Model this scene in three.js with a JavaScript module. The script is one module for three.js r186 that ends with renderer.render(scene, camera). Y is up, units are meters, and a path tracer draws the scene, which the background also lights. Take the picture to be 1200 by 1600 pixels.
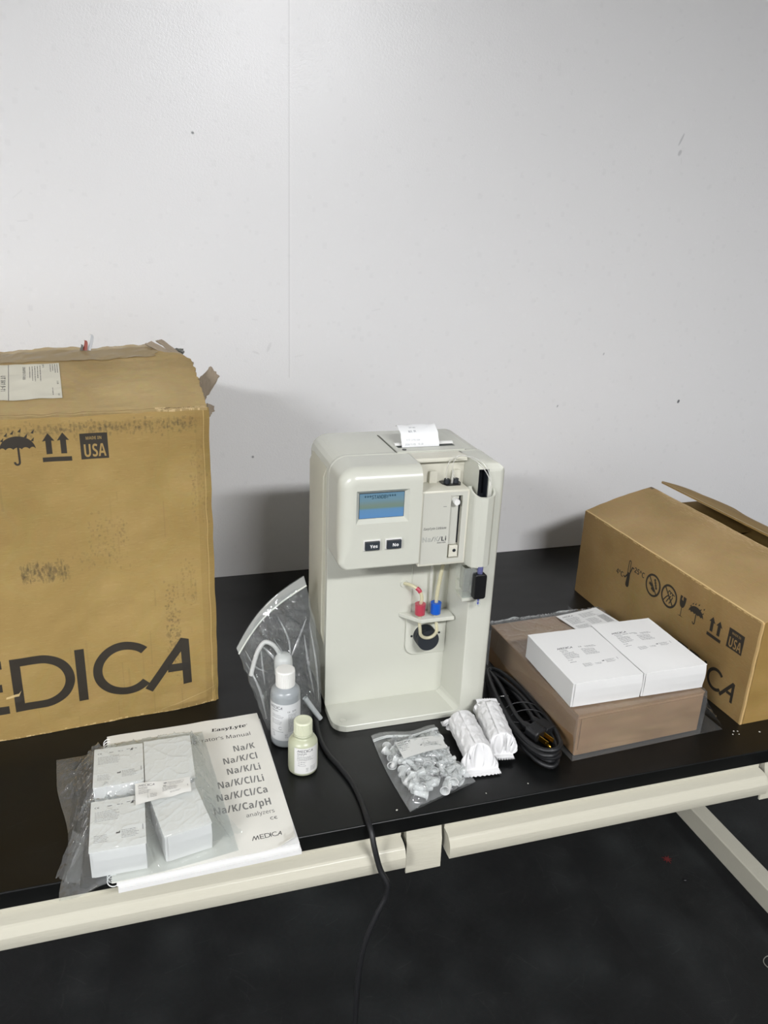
import * as THREE from 'three';
import { RoundedBoxGeometry } from 'three/addons/geometries/RoundedBoxGeometry.js';
import { mergeGeometries, mergeVertices, toCreasedNormals } from 'three/addons/utils/BufferGeometryUtils.js';
import { RectAreaLightUniformsLib } from 'three/addons/lights/RectAreaLightUniformsLib.js';
import { Brush, Evaluator, SUBTRACTION, INTERSECTION, ADDITION } from 'three-bvh-csg';
import { createNoise2D, createNoise3D } from 'simplex-noise';

// ---------------------------------------------------------------- camera, lights, exposure
const scene = new THREE.Scene();
scene.background = new THREE.Color(0x000000);
const BY = 0.762;                       // height of the bench top above the floor
const camera = new THREE.PerspectiveCamera(2 * Math.atan(800 / 1249.53) * 180 / Math.PI, 0.75, 0.05, 30);
camera.rotation.order = 'YXZ';
camera.position.set(-0.2004, BY + 0.7331, 1.5597);
camera.rotation.set(-20.498 * Math.PI / 180, -17.921 * Math.PI / 180, 2.470 * Math.PI / 180);
scene.add(camera);
const renderer = new THREE.WebGLRenderer();
renderer.toneMapping = THREE.LinearToneMapping;
renderer.toneMappingExposure = 1.9;
renderer.shadowMap.enabled = true;
RectAreaLightUniformsLib.init();
const ROOM = { x0: -2.75, x1: 6.0, z1: 5.6, h: 2.52 };
const LAMPS = [[0.52, 2.70, 67], [-2.04, 2.70, 72]];      // x, z, intensity of the two ceiling panels

// ---------------------------------------------------------------- helpers
function rng(seed) { let a = seed >>> 0; return () => { a = (a + 0x6d2b79f5) | 0; let t = Math.imul(a ^ (a >>> 15), 1 | a); t = (t + Math.imul(t ^ (t >>> 7), 61 | t)) ^ t; return ((t ^ (t >>> 14)) >>> 0) / 4294967296; }; }
const noise2 = createNoise2D(rng(11)), noise3 = createNoise3D(rng(12));
const clamp = THREE.MathUtils.clamp, lerp = THREE.MathUtils.lerp, smooth = THREE.MathUtils.smoothstep;
const ev = new Evaluator(); ev.useGroups = false; ev.attributes = ['position', 'normal', 'uv'];
const taken = new Map();
function numbered(n) { const k = taken.get(n) ?? 0; taken.set(n, k + 1); return k ? n + '_' + String(k).padStart(3, '0') : n; }
const origin = new Map();
// A group at a thing's base. Its parts are modelled in a frame at P (bench top is y = 0) turned by turn; o is the group's own place in that frame.
function thing(name, label, category, P, turn = 0, o = [0, 0, 0], group) {
  const g = new THREE.Group(); g.name = numbered(name);
  const c = Math.cos(turn), s = Math.sin(turn);
  g.position.set(P[0] + o[0] * c + o[2] * s, BY + P[1] + o[1], P[2] - o[0] * s + o[2] * c); g.rotation.y = turn;
  g.userData = { label, category }; if (group) g.userData.group = group;
  origin.set(g, o); scene.add(g); return g;
}
function part(name, geo, material, parent, label) {
  const m = new THREE.Mesh(geo, material); m.name = name; m.castShadow = m.receiveShadow = true;
  const o = origin.get(parent);
  if (o && (o[0] || o[1] || o[2])) geo.translate(-o[0], -o[1], -o[2]);
  origin.set(m, o ?? [0, 0, 0]);
  if (label) m.userData.label = label;
  parent.add(m); return m;
}
function single(name, geo, material, label, category, group, y = BY) {
  const m = new THREE.Mesh(geo, material); m.name = numbered(name); m.castShadow = m.receiveShadow = true;
  geo.computeBoundingBox(); const b = geo.boundingBox, c = [(b.min.x + b.max.x) / 2, b.min.y, (b.min.z + b.max.z) / 2];
  geo.translate(-c[0], -c[1], -c[2]); m.position.set(c[0], y + c[1], c[2]);
  m.userData = { label, category }; if (group) m.userData.group = group;
  scene.add(m); return m;
}
function structure(name, geo, material) {
  const m = new THREE.Mesh(geo, material); m.name = name; m.castShadow = m.receiveShadow = true; m.userData = { kind: 'structure' }; scene.add(m); return m;
}
const S = (hex, roughness = 0.6, o = {}) => new THREE.MeshStandardMaterial({ color: hex, roughness, side: THREE.DoubleSide, ...o });
const P = (hex, roughness = 0.6, o = {}) => new THREE.MeshPhysicalMaterial({ color: hex, roughness, side: THREE.DoubleSide, ...o });
const box = (x0, x1, y0, y1, z0, z1, r = 0) => {
  const w = x1 - x0, h = y1 - y0, d = z1 - z0;
  const g = r ? new RoundedBoxGeometry(w, h, d, 3, Math.min(r, w / 2.01, h / 2.01, d / 2.01)) : new THREE.BoxGeometry(w, h, d);
  g.translate((x0 + x1) / 2, (y0 + y1) / 2, (z0 + z1) / 2); return g;
};
const cyl = (r0, r1, a, b, seg = 32, open = false) => {       // from point a (radius r0) to point b (radius r1)
  const A = new THREE.Vector3(...a), B = new THREE.Vector3(...b), d = B.clone().sub(A), g = new THREE.CylinderGeometry(r1, r0, d.length(), seg, 1, open);
  g.applyQuaternion(new THREE.Quaternion().setFromUnitVectors(new THREE.Vector3(0, 1, 0), d.clone().normalize()));
  g.translate((A.x + B.x) / 2, (A.y + B.y) / 2, (A.z + B.z) / 2); return g;
};
const tube = (pts, r, n = 80, rs = 12) => new THREE.TubeGeometry(new THREE.CatmullRomCurve3(pts.map((p) => new THREE.Vector3(...p)), false, 'centripetal'), n, r, rs);
const lathe = (pts, seg = 48) => new THREE.LatheGeometry(pts.map((p) => new THREE.Vector2(...p)), seg);
const creased = (g, a = 0.6) => toCreasedNormals(g.index ? g.toNonIndexed() : g, a);
const merge = (list) => mergeGeometries(list.map((g) => { const q = g.index ? g.toNonIndexed() : g; for (const k of Object.keys(q.attributes)) if (!['position', 'normal', 'uv'].includes(k)) q.deleteAttribute(k); return q; }));
function csg(a, b, op) {
  const A = new Brush(a), B = new Brush(b); A.updateMatrixWorld(); B.updateMatrixWorld();
  return ev.evaluate(A, B, op).geometry;
}
// rounded rectangle with its own radius at each corner: bottom left, bottom right, top right, top left
function rrShape(x0, y0, x1, y1, [bl, br, tr, tl]) {
  const s = new THREE.Shape(); s.moveTo(x0 + bl, y0); s.lineTo(x1 - br, y0);
  if (br) s.absarc(x1 - br, y0 + br, br, -Math.PI / 2, 0); s.lineTo(x1, y1 - tr);
  if (tr) s.absarc(x1 - tr, y1 - tr, tr, 0, Math.PI / 2); s.lineTo(x0 + tl, y1);
  if (tl) s.absarc(x0 + tl, y1 - tl, tl, Math.PI / 2, Math.PI); s.lineTo(x0, y0 + bl);
  if (bl) s.absarc(x0 + bl, y0 + bl, bl, Math.PI, Math.PI * 1.5); return s;
}
const exXY = (shape, z0, z1, bevel = 0) => { const g = new THREE.ExtrudeGeometry(shape, { depth: z1 - z0 - 2 * bevel, bevelEnabled: bevel > 0, bevelThickness: bevel, bevelSize: bevel, bevelOffset: -bevel, bevelSegments: 4, curveSegments: 16 }); g.translate(0, 0, z0 + bevel); return g; };
const exXZ = (shape, y0, y1, bevel = 0) => { const g = exXY(shape, 0, y1 - y0, bevel); g.rotateX(Math.PI / 2); g.translate(0, y1, 0); return g; };     // shape in (x, z)
const exYZ = (shape, x0, x1, bevel = 0) => { const g = exXY(shape, 0, x1 - x0, bevel); g.rotateY(-Math.PI / 2); g.translate(x1, 0, 0); return g; };    // shape in (z, y)
const poly = (pts) => new THREE.Shape(pts.map((p) => new THREE.Vector2(...p)));
// a sheet from a function (u, v) -> [x, y, z]
function sheet(fn, nu, nv, flip = false) {
  const pos = [], uv = [], idx = [];
  for (let j = 0; j <= nv; j++) for (let i = 0; i <= nu; i++) { pos.push(...fn(i / nu, j / nv)); uv.push(i / nu, 1 - j / nv); }
  for (let j = 0; j < nv; j++) for (let i = 0; i < nu; i++) { const a = j * (nu + 1) + i, b = a + 1, c = a + nu + 1, d = c + 1; flip ? idx.push(a, b, c, b, d, c) : idx.push(a, c, b, b, c, d); }
  const g = new THREE.BufferGeometry(); g.setAttribute('position', new THREE.Float32BufferAttribute(pos, 3)); g.setAttribute('uv', new THREE.Float32BufferAttribute(uv, 2)); g.setIndex(idx); g.computeVertexNormals(); return g;
}
// a sheet with thickness t, closed round its rim
function slab(fn, nu, nv, t) {
  const top = sheet(fn, nu, nv), n = top.attributes.normal, p = top.attributes.position, W = nu + 1;
  const pos = [...p.array], uv = [...top.attributes.uv.array], idx = [...top.index.array], N = p.count;
  for (let i = 0; i < N; i++) { pos.push(p.getX(i) - n.getX(i) * t, p.getY(i) - n.getY(i) * t, p.getZ(i) - n.getZ(i) * t); uv.push(top.attributes.uv.getX(i), top.attributes.uv.getY(i)); }
  for (let k = 0; k < top.index.count; k += 3) idx.push(N + top.index.array[k], N + top.index.array[k + 2], N + top.index.array[k + 1]);
  const rim = []; for (let i = 0; i < nu; i++) rim.push(i); for (let j = 0; j < nv; j++) rim.push(j * W + nu); for (let i = nu; i > 0; i--) rim.push(nv * W + i); for (let j = nv; j > 0; j--) rim.push(j * W);
  for (let k = 0; k < rim.length; k++) { const a = rim[k], b = rim[(k + 1) % rim.length]; idx.push(a, b, N + a, b, N + b, N + a); }
  const g = new THREE.BufferGeometry(); g.setAttribute('position', new THREE.Float32BufferAttribute(pos, 3)); g.setAttribute('uv', new THREE.Float32BufferAttribute(uv, 2)); g.setIndex(idx);
  g.computeVertexNormals(); return toCreasedNormals(g.toNonIndexed(), 0.7);
}
function canvasTex(w, h, draw, srgb = true) {
  const c = document.createElement('canvas'); c.width = w; c.height = h; const x = c.getContext('2d'); draw(x, w, h);
  const t = new THREE.CanvasTexture(c); if (srgb) t.colorSpace = THREE.SRGBColorSpace; t.wrapS = t.wrapT = THREE.ClampToEdgeWrapping; t.magFilter = THREE.LinearFilter; return t;
}
function noiseTex(n, fn, srgb = false) {       // fn(u, v) -> 0..1 or [r, g, b] in 0..255
  const d = new Uint8Array(n * n * 4);
  for (let y = 0; y < n; y++) for (let x = 0; x < n; x++) { const v = fn(x / n, y / n), o = (y * n + x) * 4; if (v.length) { d[o] = v[0]; d[o + 1] = v[1]; d[o + 2] = v[2]; } else d[o] = d[o + 1] = d[o + 2] = clamp(v, 0, 1) * 255; d[o + 3] = 255; }
  const t = new THREE.DataTexture(d, n, n); t.wrapS = t.wrapT = THREE.RepeatWrapping; t.magFilter = THREE.LinearFilter; if (srgb) t.colorSpace = THREE.SRGBColorSpace; t.needsUpdate = true; return t;
}
// tiling noise: a torus walk through 3-D noise is dear, so fold two shifted copies together
const tile = (u, v, f) => { const a = (x, y) => noise2(x * f, y * f), s = u, t = v; return lerp(lerp(a(u, v), a(u - 1, v), s), lerp(a(u, v - 1), a(u - 1, v - 1), s), t); };

// ---------------------------------------------------------------- print: pictograms and lettering
function lettering(x, X, Y, h, wt, ink) {        // the maker's wordmark, upright strokes of weight wt, cap height h, from X, base line Y; returns its width
  x.save(); x.translate(X, Y); x.scale(h, -h); x.strokeStyle = x.fillStyle = ink; x.lineWidth = wt; x.lineJoin = 'miter'; x.miterLimit = 3; x.lineCap = 'butt';
  const k = wt / 2, line = (...p) => { x.beginPath(); x.moveTo(p[0], p[1]); for (let i = 2; i < p.length; i += 2) x.lineTo(p[i], p[i + 1]); x.stroke(); };
  let o = 0;
  line(o - 0.1, 0, o + 0.32, 1 - k * 1.5, o + 0.5, 0.1, o + 0.9, 1 - k * 1.5, o + 1.0, 0); o += 1.24;                                     // M
  line(o + 0.68, 1 - k, o + k, 1 - k, o + k, k, o + 0.71, k); line(o, 0.5, o + 0.65, 0.5); o += 0.80;                                       // E
  x.beginPath(); x.moveTo(o + k, k); x.lineTo(o + k, 1 - k); x.lineTo(o + 0.45, 1 - k); x.arc(o + 0.45, 0.5, 0.5 - k, Math.PI / 2, -Math.PI / 2, true); x.closePath(); x.stroke(); o += 0.98;  // D
  line(o + k, 0, o + k, 1); o += wt + 0.13;                                                                                                // I
  x.beginPath(); x.arc(o + 0.5, 0.5, 0.52 - k, 0.75, Math.PI * 2 - 0.75); x.stroke(); o += 0.86;                                            // C
  line(o, 0, o + 0.72 - k, 1 - k * 1.6, o + 0.74 - k, 0); line(o + 0.34, 0.36, o + 0.7, 0.36); o += 0.76;                                  // A
  x.restore(); return o * h;
}
const LW = 5.0;   // width of the wordmark in cap heights, near enough for centring
function pictos(x, u, ink, paper) {
  // each drawer takes centre X, Y and height s in pixels
  const at = (X, Y, s, f) => { x.save(); x.translate(X, Y); x.scale(s, s); x.fillStyle = x.strokeStyle = ink; x.lineWidth = 0.06; x.lineCap = 'butt'; f(); x.restore(); };
  return {
    umbrella: (X, Y, s) => at(X, Y, s, () => {
      x.beginPath(); x.moveTo(-0.52, 0.1); x.bezierCurveTo(-0.45, -0.45, 0.45, -0.45, 0.52, 0.1); x.quadraticCurveTo(0.43, -0.02, 0.34, 0.1); x.quadraticCurveTo(0.22, -0.02, 0.12, 0.1); x.quadraticCurveTo(0, -0.02, -0.12, 0.1); x.quadraticCurveTo(-0.22, -0.02, -0.34, 0.1); x.quadraticCurveTo(-0.43, -0.02, -0.52, 0.1); x.fill();
      x.beginPath(); x.moveTo(0.02, 0); x.lineTo(0.02, 0.5); x.bezierCurveTo(0.02, 0.62, -0.12, 0.62, -0.12, 0.5); x.stroke();
      for (const [a, b] of [[-0.42, -0.2], [-0.3, -0.36], [-0.12, -0.42], [0.1, -0.48], [0.26, -0.3], [0.46, -0.42], [0.44, -0.18]]) { x.beginPath(); x.moveTo(a + 0.06, b - 0.08); x.lineTo(a + 0.03, b + 0.05); x.lineTo(a - 0.05, b + 0.03); x.fill(); }
    }),
    arrows: (X, Y, s) => at(X, Y, s, () => {
      for (const a of [-0.25, 0.25]) { x.beginPath(); x.moveTo(a, -0.55); x.lineTo(a + 0.21, -0.25); x.lineTo(a + 0.1, -0.27); x.lineTo(a + 0.1, 0.24); x.lineTo(a - 0.1, 0.24); x.lineTo(a - 0.1, -0.27); x.lineTo(a - 0.21, -0.25); x.fill(); }
      x.fillRect(-0.5, 0.36, 1, 0.17);
    }),
    usa: (X, Y, s) => at(X, Y, s, () => {
      x.fillRect(-0.5, -0.5, 1, 1); x.fillStyle = paper; x.textAlign = 'center';
      x.save(); x.scale(0.0115, 0.0145); x.font = 'bold 12px sans-serif'; x.fillText('MADE IN', 0, -17); x.restore();
      x.save(); x.scale(0.0105, 0.0165); x.font = 'bold 42px sans-serif'; x.fillText('USA', 0, 25); x.restore();
    }),
    glass: (X, Y, s) => at(X, Y, s, () => {
      x.beginPath(); x.moveTo(-0.2, -0.5); x.lineTo(-0.05, -0.5); x.lineTo(-0.1, -0.32); x.lineTo(0.03, -0.28); x.lineTo(0.0, -0.5); x.lineTo(0.2, -0.5); x.bezierCurveTo(0.24, -0.1, 0.12, 0.05, 0.02, 0.06); x.lineTo(0.02, 0.46); x.lineTo(0.2, 0.5); x.lineTo(-0.2, 0.5); x.lineTo(-0.02, 0.46); x.lineTo(-0.02, 0.06); x.bezierCurveTo(-0.14, 0.05, -0.24, -0.1, -0.2, -0.5); x.fill();
    }),
    nohook: (X, Y, s) => at(X, Y, s, () => {
      x.lineWidth = 0.09; x.beginPath(); x.arc(0, 0, 0.45, 0, 7); x.stroke(); x.lineWidth = 0.07; x.beginPath(); x.moveTo(-0.3, -0.32); x.lineTo(0.3, 0.32); x.stroke();
      x.lineWidth = 0.05; for (const b of [-0.16, 0.02, 0.2]) { x.beginPath(); x.moveTo(b - 0.14, 0.3); x.quadraticCurveTo(b, 0.05, b * 0.6 + 0.1, -0.05); x.stroke(); }
      for (const b of [0, 0.12, 0.24]) { x.beginPath(); x.arc(b, -0.18 + b * 0.3, 0.06, 2.5, 6); x.stroke(); }
    }),
    nosun: (X, Y, s) => at(X, Y, s, () => {
      x.lineWidth = 0.09; x.beginPath(); x.arc(0, 0, 0.45, 0, 7); x.stroke(); x.lineWidth = 0.06; x.beginPath(); x.moveTo(-0.3, -0.32); x.lineTo(0.3, 0.32); x.stroke();
      x.save(); x.rotate(0.35); x.fillRect(-0.24, -0.02, 0.24, 0.13); x.fillRect(-0.02, 0.06, 0.24, 0.14); x.restore();
      x.lineWidth = 0.05; for (let i = 0; i < 4; i++) { x.beginPath(); x.arc(0.08 + i * 0.05, -0.27 + i * 0.1, 0.035, 0, 7); x.stroke(); }
    }),
    thermo: (X, Y, s) => at(X, Y, s, () => {
      x.lineWidth = 0.035; x.beginPath(); x.moveTo(-0.07, 0.3); x.lineTo(-0.05, -0.44); x.arc(0, -0.44, 0.05, Math.PI, 0); x.lineTo(0.07, 0.3); x.stroke();
      x.beginPath(); x.moveTo(-0.1, 0.36); x.lineTo(-0.05, -0.05); x.lineTo(0.05, -0.05); x.lineTo(0.1, 0.36); x.arc(0, 0.4, 0.1, 0, Math.PI); x.fill();
      x.lineWidth = 0.05; x.beginPath(); x.moveTo(-0.04, 0.02); x.lineTo(-0.18, 0.2); x.lineTo(-0.26, 0.17); x.stroke(); x.beginPath(); x.moveTo(0.04, 0.02); x.lineTo(0.16, -0.3); x.lineTo(0.26, -0.3); x.stroke();
      x.scale(0.02, 0.02); x.font = 'bold 13px sans-serif'; x.textAlign = 'right'; x.fillText('4°C', -14, 13); x.textAlign = 'left'; x.fillText('25°C', 14, -10);
    }),
  };
}
function kraft(x, w, h, seed, base, mpp) {       // kraft board: liner colour, flute lines, fibres and flecks; mpp = metres per pixel
  const r = rng(seed), [R, G, B] = base; x.fillStyle = `rgb(${R},${G},${B})`; x.fillRect(0, 0, w, h);
  const fill = (d, a) => (d > 0 ? `rgba(255,235,190,${a})` : `rgba(60,38,10,${a})`);
  for (let i = 0; i < w * h / 190; i++) { x.fillStyle = fill(r() - 0.5, 0.05 + r() * 0.07); x.fillRect(r() * w, r() * h, 1 + r() * 0.009 / mpp, 0.6 + r() * 0.9); }
  for (let i = 0; i < 60; i++) { const X = r() * w, Y = r() * h, q = (0.02 + r() * 0.07) / mpp, g = x.createRadialGradient(X, Y, 0, X, Y, q), d = r() - 0.5; g.addColorStop(0, fill(d, 0.05)); g.addColorStop(1, fill(d, 0)); x.fillStyle = g; x.fillRect(X - q, Y - q, 2 * q, 2 * q); }
}
const lines = (x, X, Y, w, n, gap, size, ink, seed) => {       // small print that the photograph does not let one read
  const r = rng(seed); x.fillStyle = ink;
  for (let i = 0; i < n; i++) { let a = 0; const W = w * (0.72 + 0.28 * r()); while (a < W) { const q = size * (0.8 + 2.2 * r()); x.globalAlpha = 0.55 + 0.4 * r(); x.fillRect(X + a, Y + i * gap, Math.min(q, W - a), size * 0.55); a += q + size * 0.5; } }
  x.globalAlpha = 1;
};
function ce(x, X, Y, s, ink) { x.save(); x.translate(X, Y); x.strokeStyle = ink; x.lineWidth = s * 0.16; x.beginPath(); x.arc(0, 0, s * 0.42, 0.9, Math.PI * 2 - 0.9); x.stroke(); x.beginPath(); x.arc(s * 1.0, 0, s * 0.42, 0.9, Math.PI * 2 - 0.9); x.stroke(); x.beginPath(); x.moveTo(s * 0.6, 0); x.lineTo(s * 1.1, 0); x.stroke(); x.restore(); }
const slant = (x, text, X, Y, font, k = -0.22, sx = 1) => { x.save(); x.translate(X, Y); x.transform(sx, 0, k * sx, 1, 0, 0); x.font = font; x.fillText(text, 0, 0); x.restore(); };
function factory(x, X, Y, s, ink) { x.fillStyle = ink; x.beginPath(); x.moveTo(X, Y); x.lineTo(X, Y - s * 0.35); x.lineTo(X + s * 0.4, Y - s * 0.6); x.lineTo(X + s * 0.4, Y - s * 0.35); x.lineTo(X + s * 0.8, Y - s * 0.6); x.lineTo(X + s * 0.8, Y - s * 0.8); x.lineTo(X + s, Y - s * 0.8); x.lineTo(X + s, Y); x.fill(); }

// ---------------------------------------------------------------- materials
const rep = (t, a, b = a) => { const c = t.clone(); c.repeat.set(a, b); c.needsUpdate = true; return c; };
const fineTex = noiseTex(256, (u, v) => 0.5 + 0.3 * tile(u, v, 60) + 0.2 * tile(u, v, 25));
const peelTex = noiseTex(512, (u, v) => 0.5 + 0.3 * tile(u, v, 70) + 0.25 * tile(u, v, 28));
const M = {
  cream: S(0xc0c1b6, 0.26), creamDark: S(0xbab8a8, 0.5), ivory: S(0xcac8ba, 0.36), plate: S(0xb8b8ae, 0.45), white: S(0xdadad6, 0.45),
  slate: S(0x23282e, 0.45), black: S(0x0d0e10, 0.4), blackRubber: S(0x121315, 0.5), dark: S(0x1a1f26, 0.55),
  paint: S(0xb5b2a3, 0.27, { bumpMap: rep(fineTex, 6, 1), bumpScale: 0.0003 }), paper: S(0xcfcfcd, 0.7),
  red: P(0xc2485a, 0.3, { transmission: 0.3 }), blue: S(0x0f53b5, 0.35), amber: P(0xece8cf, 0.25, { transmission: 0.62 }), clearTube: P(0xf2f2ee, 0.2, { transmission: 0.7 }),
  clear: P(0xf4f6f4, 0.08, { transmission: 0.9 }), brass: S(0xc9a03c, 0.28, { metalness: 1 }),
};
const film = (t = 0.95, r = 0.06, c = 0xf4f6f6) => P(c, r, { transmission: t, ior: 1.45, thickness: 0 });

// ---------------------------------------------------------------- room
{
  const W = 2048, H = 1366, X0 = -1.2, Y0 = BY - 0.3, k = W / 3.0;      // 3 m x 2 m of wall round the bench in detail
  const toPx = (x, y) => [(x - X0) * k, H - (y + BY - Y0) * k];
  const wallTex = canvasTex(W, H, (x) => {
    x.fillStyle = '#e8e8e8'; x.fillRect(0, 0, W, H); const r = rng(5);
    for (let i = 0; i < 9000; i++) { x.fillStyle = r() > 0.5 ? 'rgba(255,255,255,0.05)' : 'rgba(120,125,130,0.035)'; const q = 1 + r() * 5; x.fillRect(r() * W, r() * H, q, q * (0.4 + r())); }
    let [a, b] = toPx(0.095, 1.6), [c, d] = toPx(0.095, 0.42); const g = x.createLinearGradient(0, b, 0, d); x.strokeStyle = 'rgba(140,142,142,0.2)'; x.lineWidth = 1.1; x.beginPath(); x.moveTo(a, b); x.lineTo(c, d); x.stroke();
    x.strokeStyle = 'rgba(255,255,255,0.2)'; x.beginPath(); x.moveTo(a + 1.6, b); x.lineTo(c + 1.6, d); x.stroke();
    const dot = (px, py, w, h, al) => { const [X, Y] = toPx(px, py); x.fillStyle = `rgba(70,74,76,${al})`; x.beginPath(); x.ellipse(X, Y, w, h, 0.4, 0, 7); x.fill(); };
    dot(-0.074, 0.85, 1.7, 1.3, 0.7); dot(1.0175, 0.347, 1.9, 2.8, 0.85); dot(0.915, 0.90, 1.2, 9, 0.22); dot(0.916, 0.875, 2.4, 4, 0.2); dot(0.02, 0.26, 1.5, 1.5, 0.6); dot(0.70, 0.345, 0.8, 2, 0.5); dot(0.80, 0.46, 0.8, 2, 0.4); dot(0.03, 0.47, 5, 1.2, 0.06); dot(0.055, 0.48, 2, 7, 0.06);
    for (let i = 0; i < 26; i++) { const [X, Y] = toPx(-0.9 + 2.4 * r(), 0.1 + 1.2 * r()); x.strokeStyle = 'rgba(120,124,126,0.12)'; x.lineWidth = 0.8; x.beginPath(); x.moveTo(X, Y); x.lineTo(X + (r() - 0.5) * 26, Y + (r() - 0.5) * 18); x.stroke(); }
  });
  const T = 0.12, { x0, x1, z1, h } = ROOM;
  const back = box(x0, x1, 0, h, -T, 0), p = back.attributes.position, uv = back.attributes.uv;
  for (let i = 0; i < p.count; i++) uv.setXY(i, (p.getX(i) - X0) / 3.0, (p.getY(i) - Y0) / 2.0);
  const peel = rep(peelTex, 16, 10.7);
  structure('wall_back', back, P(0xffffff, 0.34, { ior: 1.75, map: wallTex, bumpMap: peel, bumpScale: 0.00022 }));
  const wm = S(0xeaeaea, 0.6);
  structure('unseen_wall_left', box(x0 - T, x0, 0, h, -T, z1 + T), wm);  // out of view, placed near to bounce light onto the left of the back wall
  structure('unseen_wall_right', box(x1, x1 + T, 0, h, -T, z1 + T), wm);  // out of view, placed far off so less light returns on the right
  structure('wall_front', box(x0, x1, 0, h, z1, z1 + T), wm);
  structure('ceiling', box(x0 - T, x1 + T, h, h + T, -T, z1 + T), S(0xeeeeea, 0.8));
  const floorTex = canvasTex(1024, 1024, (x, w) => {
    x.fillStyle = '#151616'; x.fillRect(0, 0, w, w); const r = rng(21);
    for (let i = 0; i < 500; i++) { const X = r() * w, Y = r() * w, q = 20 + r() * 90, g = x.createRadialGradient(X, Y, 0, X, Y, q), l = r() > 0.45; g.addColorStop(0, l ? 'rgba(66,70,70,0.16)' : 'rgba(5,6,6,0.2)'); g.addColorStop(1, 'rgba(40,42,42,0)'); x.fillStyle = g; x.fillRect(X - q, Y - q, 2 * q, 2 * q); }
    for (let i = 0; i < 300; i++) { x.strokeStyle = `rgba(110,114,112,${0.03 + r() * 0.08})`; x.lineWidth = 0.8 + r() * 2; const X = r() * w, Y = r() * w, a = r() * 6.3, q = 10 + r() * 45; x.beginPath(); x.moveTo(X, Y); x.quadraticCurveTo(X + Math.cos(a) * q * 0.5 + 6, Y + Math.sin(a) * q * 0.5, X + Math.cos(a) * q, Y + Math.sin(a) * q); x.stroke(); }
    for (let i = 0; i < 5000; i++) { x.fillStyle = `rgba(130,132,128,${0.04 + r() * 0.1})`; x.fillRect(r() * w, r() * w, 1.2, 1.2); }
  });
  floorTex.wrapS = floorTex.wrapT = THREE.RepeatWrapping;
  const fl = box(x0, x1, -T, 0, 0, z1), fp = fl.attributes.position, fu = fl.attributes.uv;
  for (let i = 0; i < fp.count; i++) fu.setXY(i, fp.getX(i) / 1.1 + 0.3, fp.getZ(i) / 1.1);
  structure('floor', fl, P(0xffffff, 0.6, { specularIntensity: 0.6, map: floorTex, bumpMap: rep(fineTex, 12), bumpScale: 0.0004 }));
}
// two ceiling panels
LAMPS.forEach(([x, z, I], i) => {
  const g = new THREE.Group(); g.name = numbered('ceiling_light'); g.position.set(x, ROOM.h - 0.062, z);
  g.userData = { label: i ? 'white ceiling light panel above the left part of the room' : 'white ceiling light panel in front of the bench', category: 'ceiling light', group: 'ceiling light panels' };
  scene.add(g);
  const frame = merge([box(-0.48, -0.465, 0, 0.06, -0.16, 0.16), box(0.465, 0.48, 0, 0.06, -0.16, 0.16), box(-0.465, 0.465, 0, 0.06, -0.16, -0.145), box(-0.465, 0.465, 0, 0.06, 0.145, 0.16), box(-0.465, 0.465, 0.045, 0.06, -0.145, 0.145)]);
  part('frame', frame, M.white, g);
  part('diffuser', box(-0.465, 0.465, 0.008, 0.012, -0.145, 0.145), S(0xffffff, 0.6, { emissive: 0xf6f6f8, emissiveIntensity: 2.0 }), g);
  const l = new THREE.RectAreaLight(0xf6f6f8, I, 0.92, 0.28); l.name = 'panel_light'; l.rotation.x = -Math.PI / 2; l.position.set(0, 0.004, 0); g.add(l);
});

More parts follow.
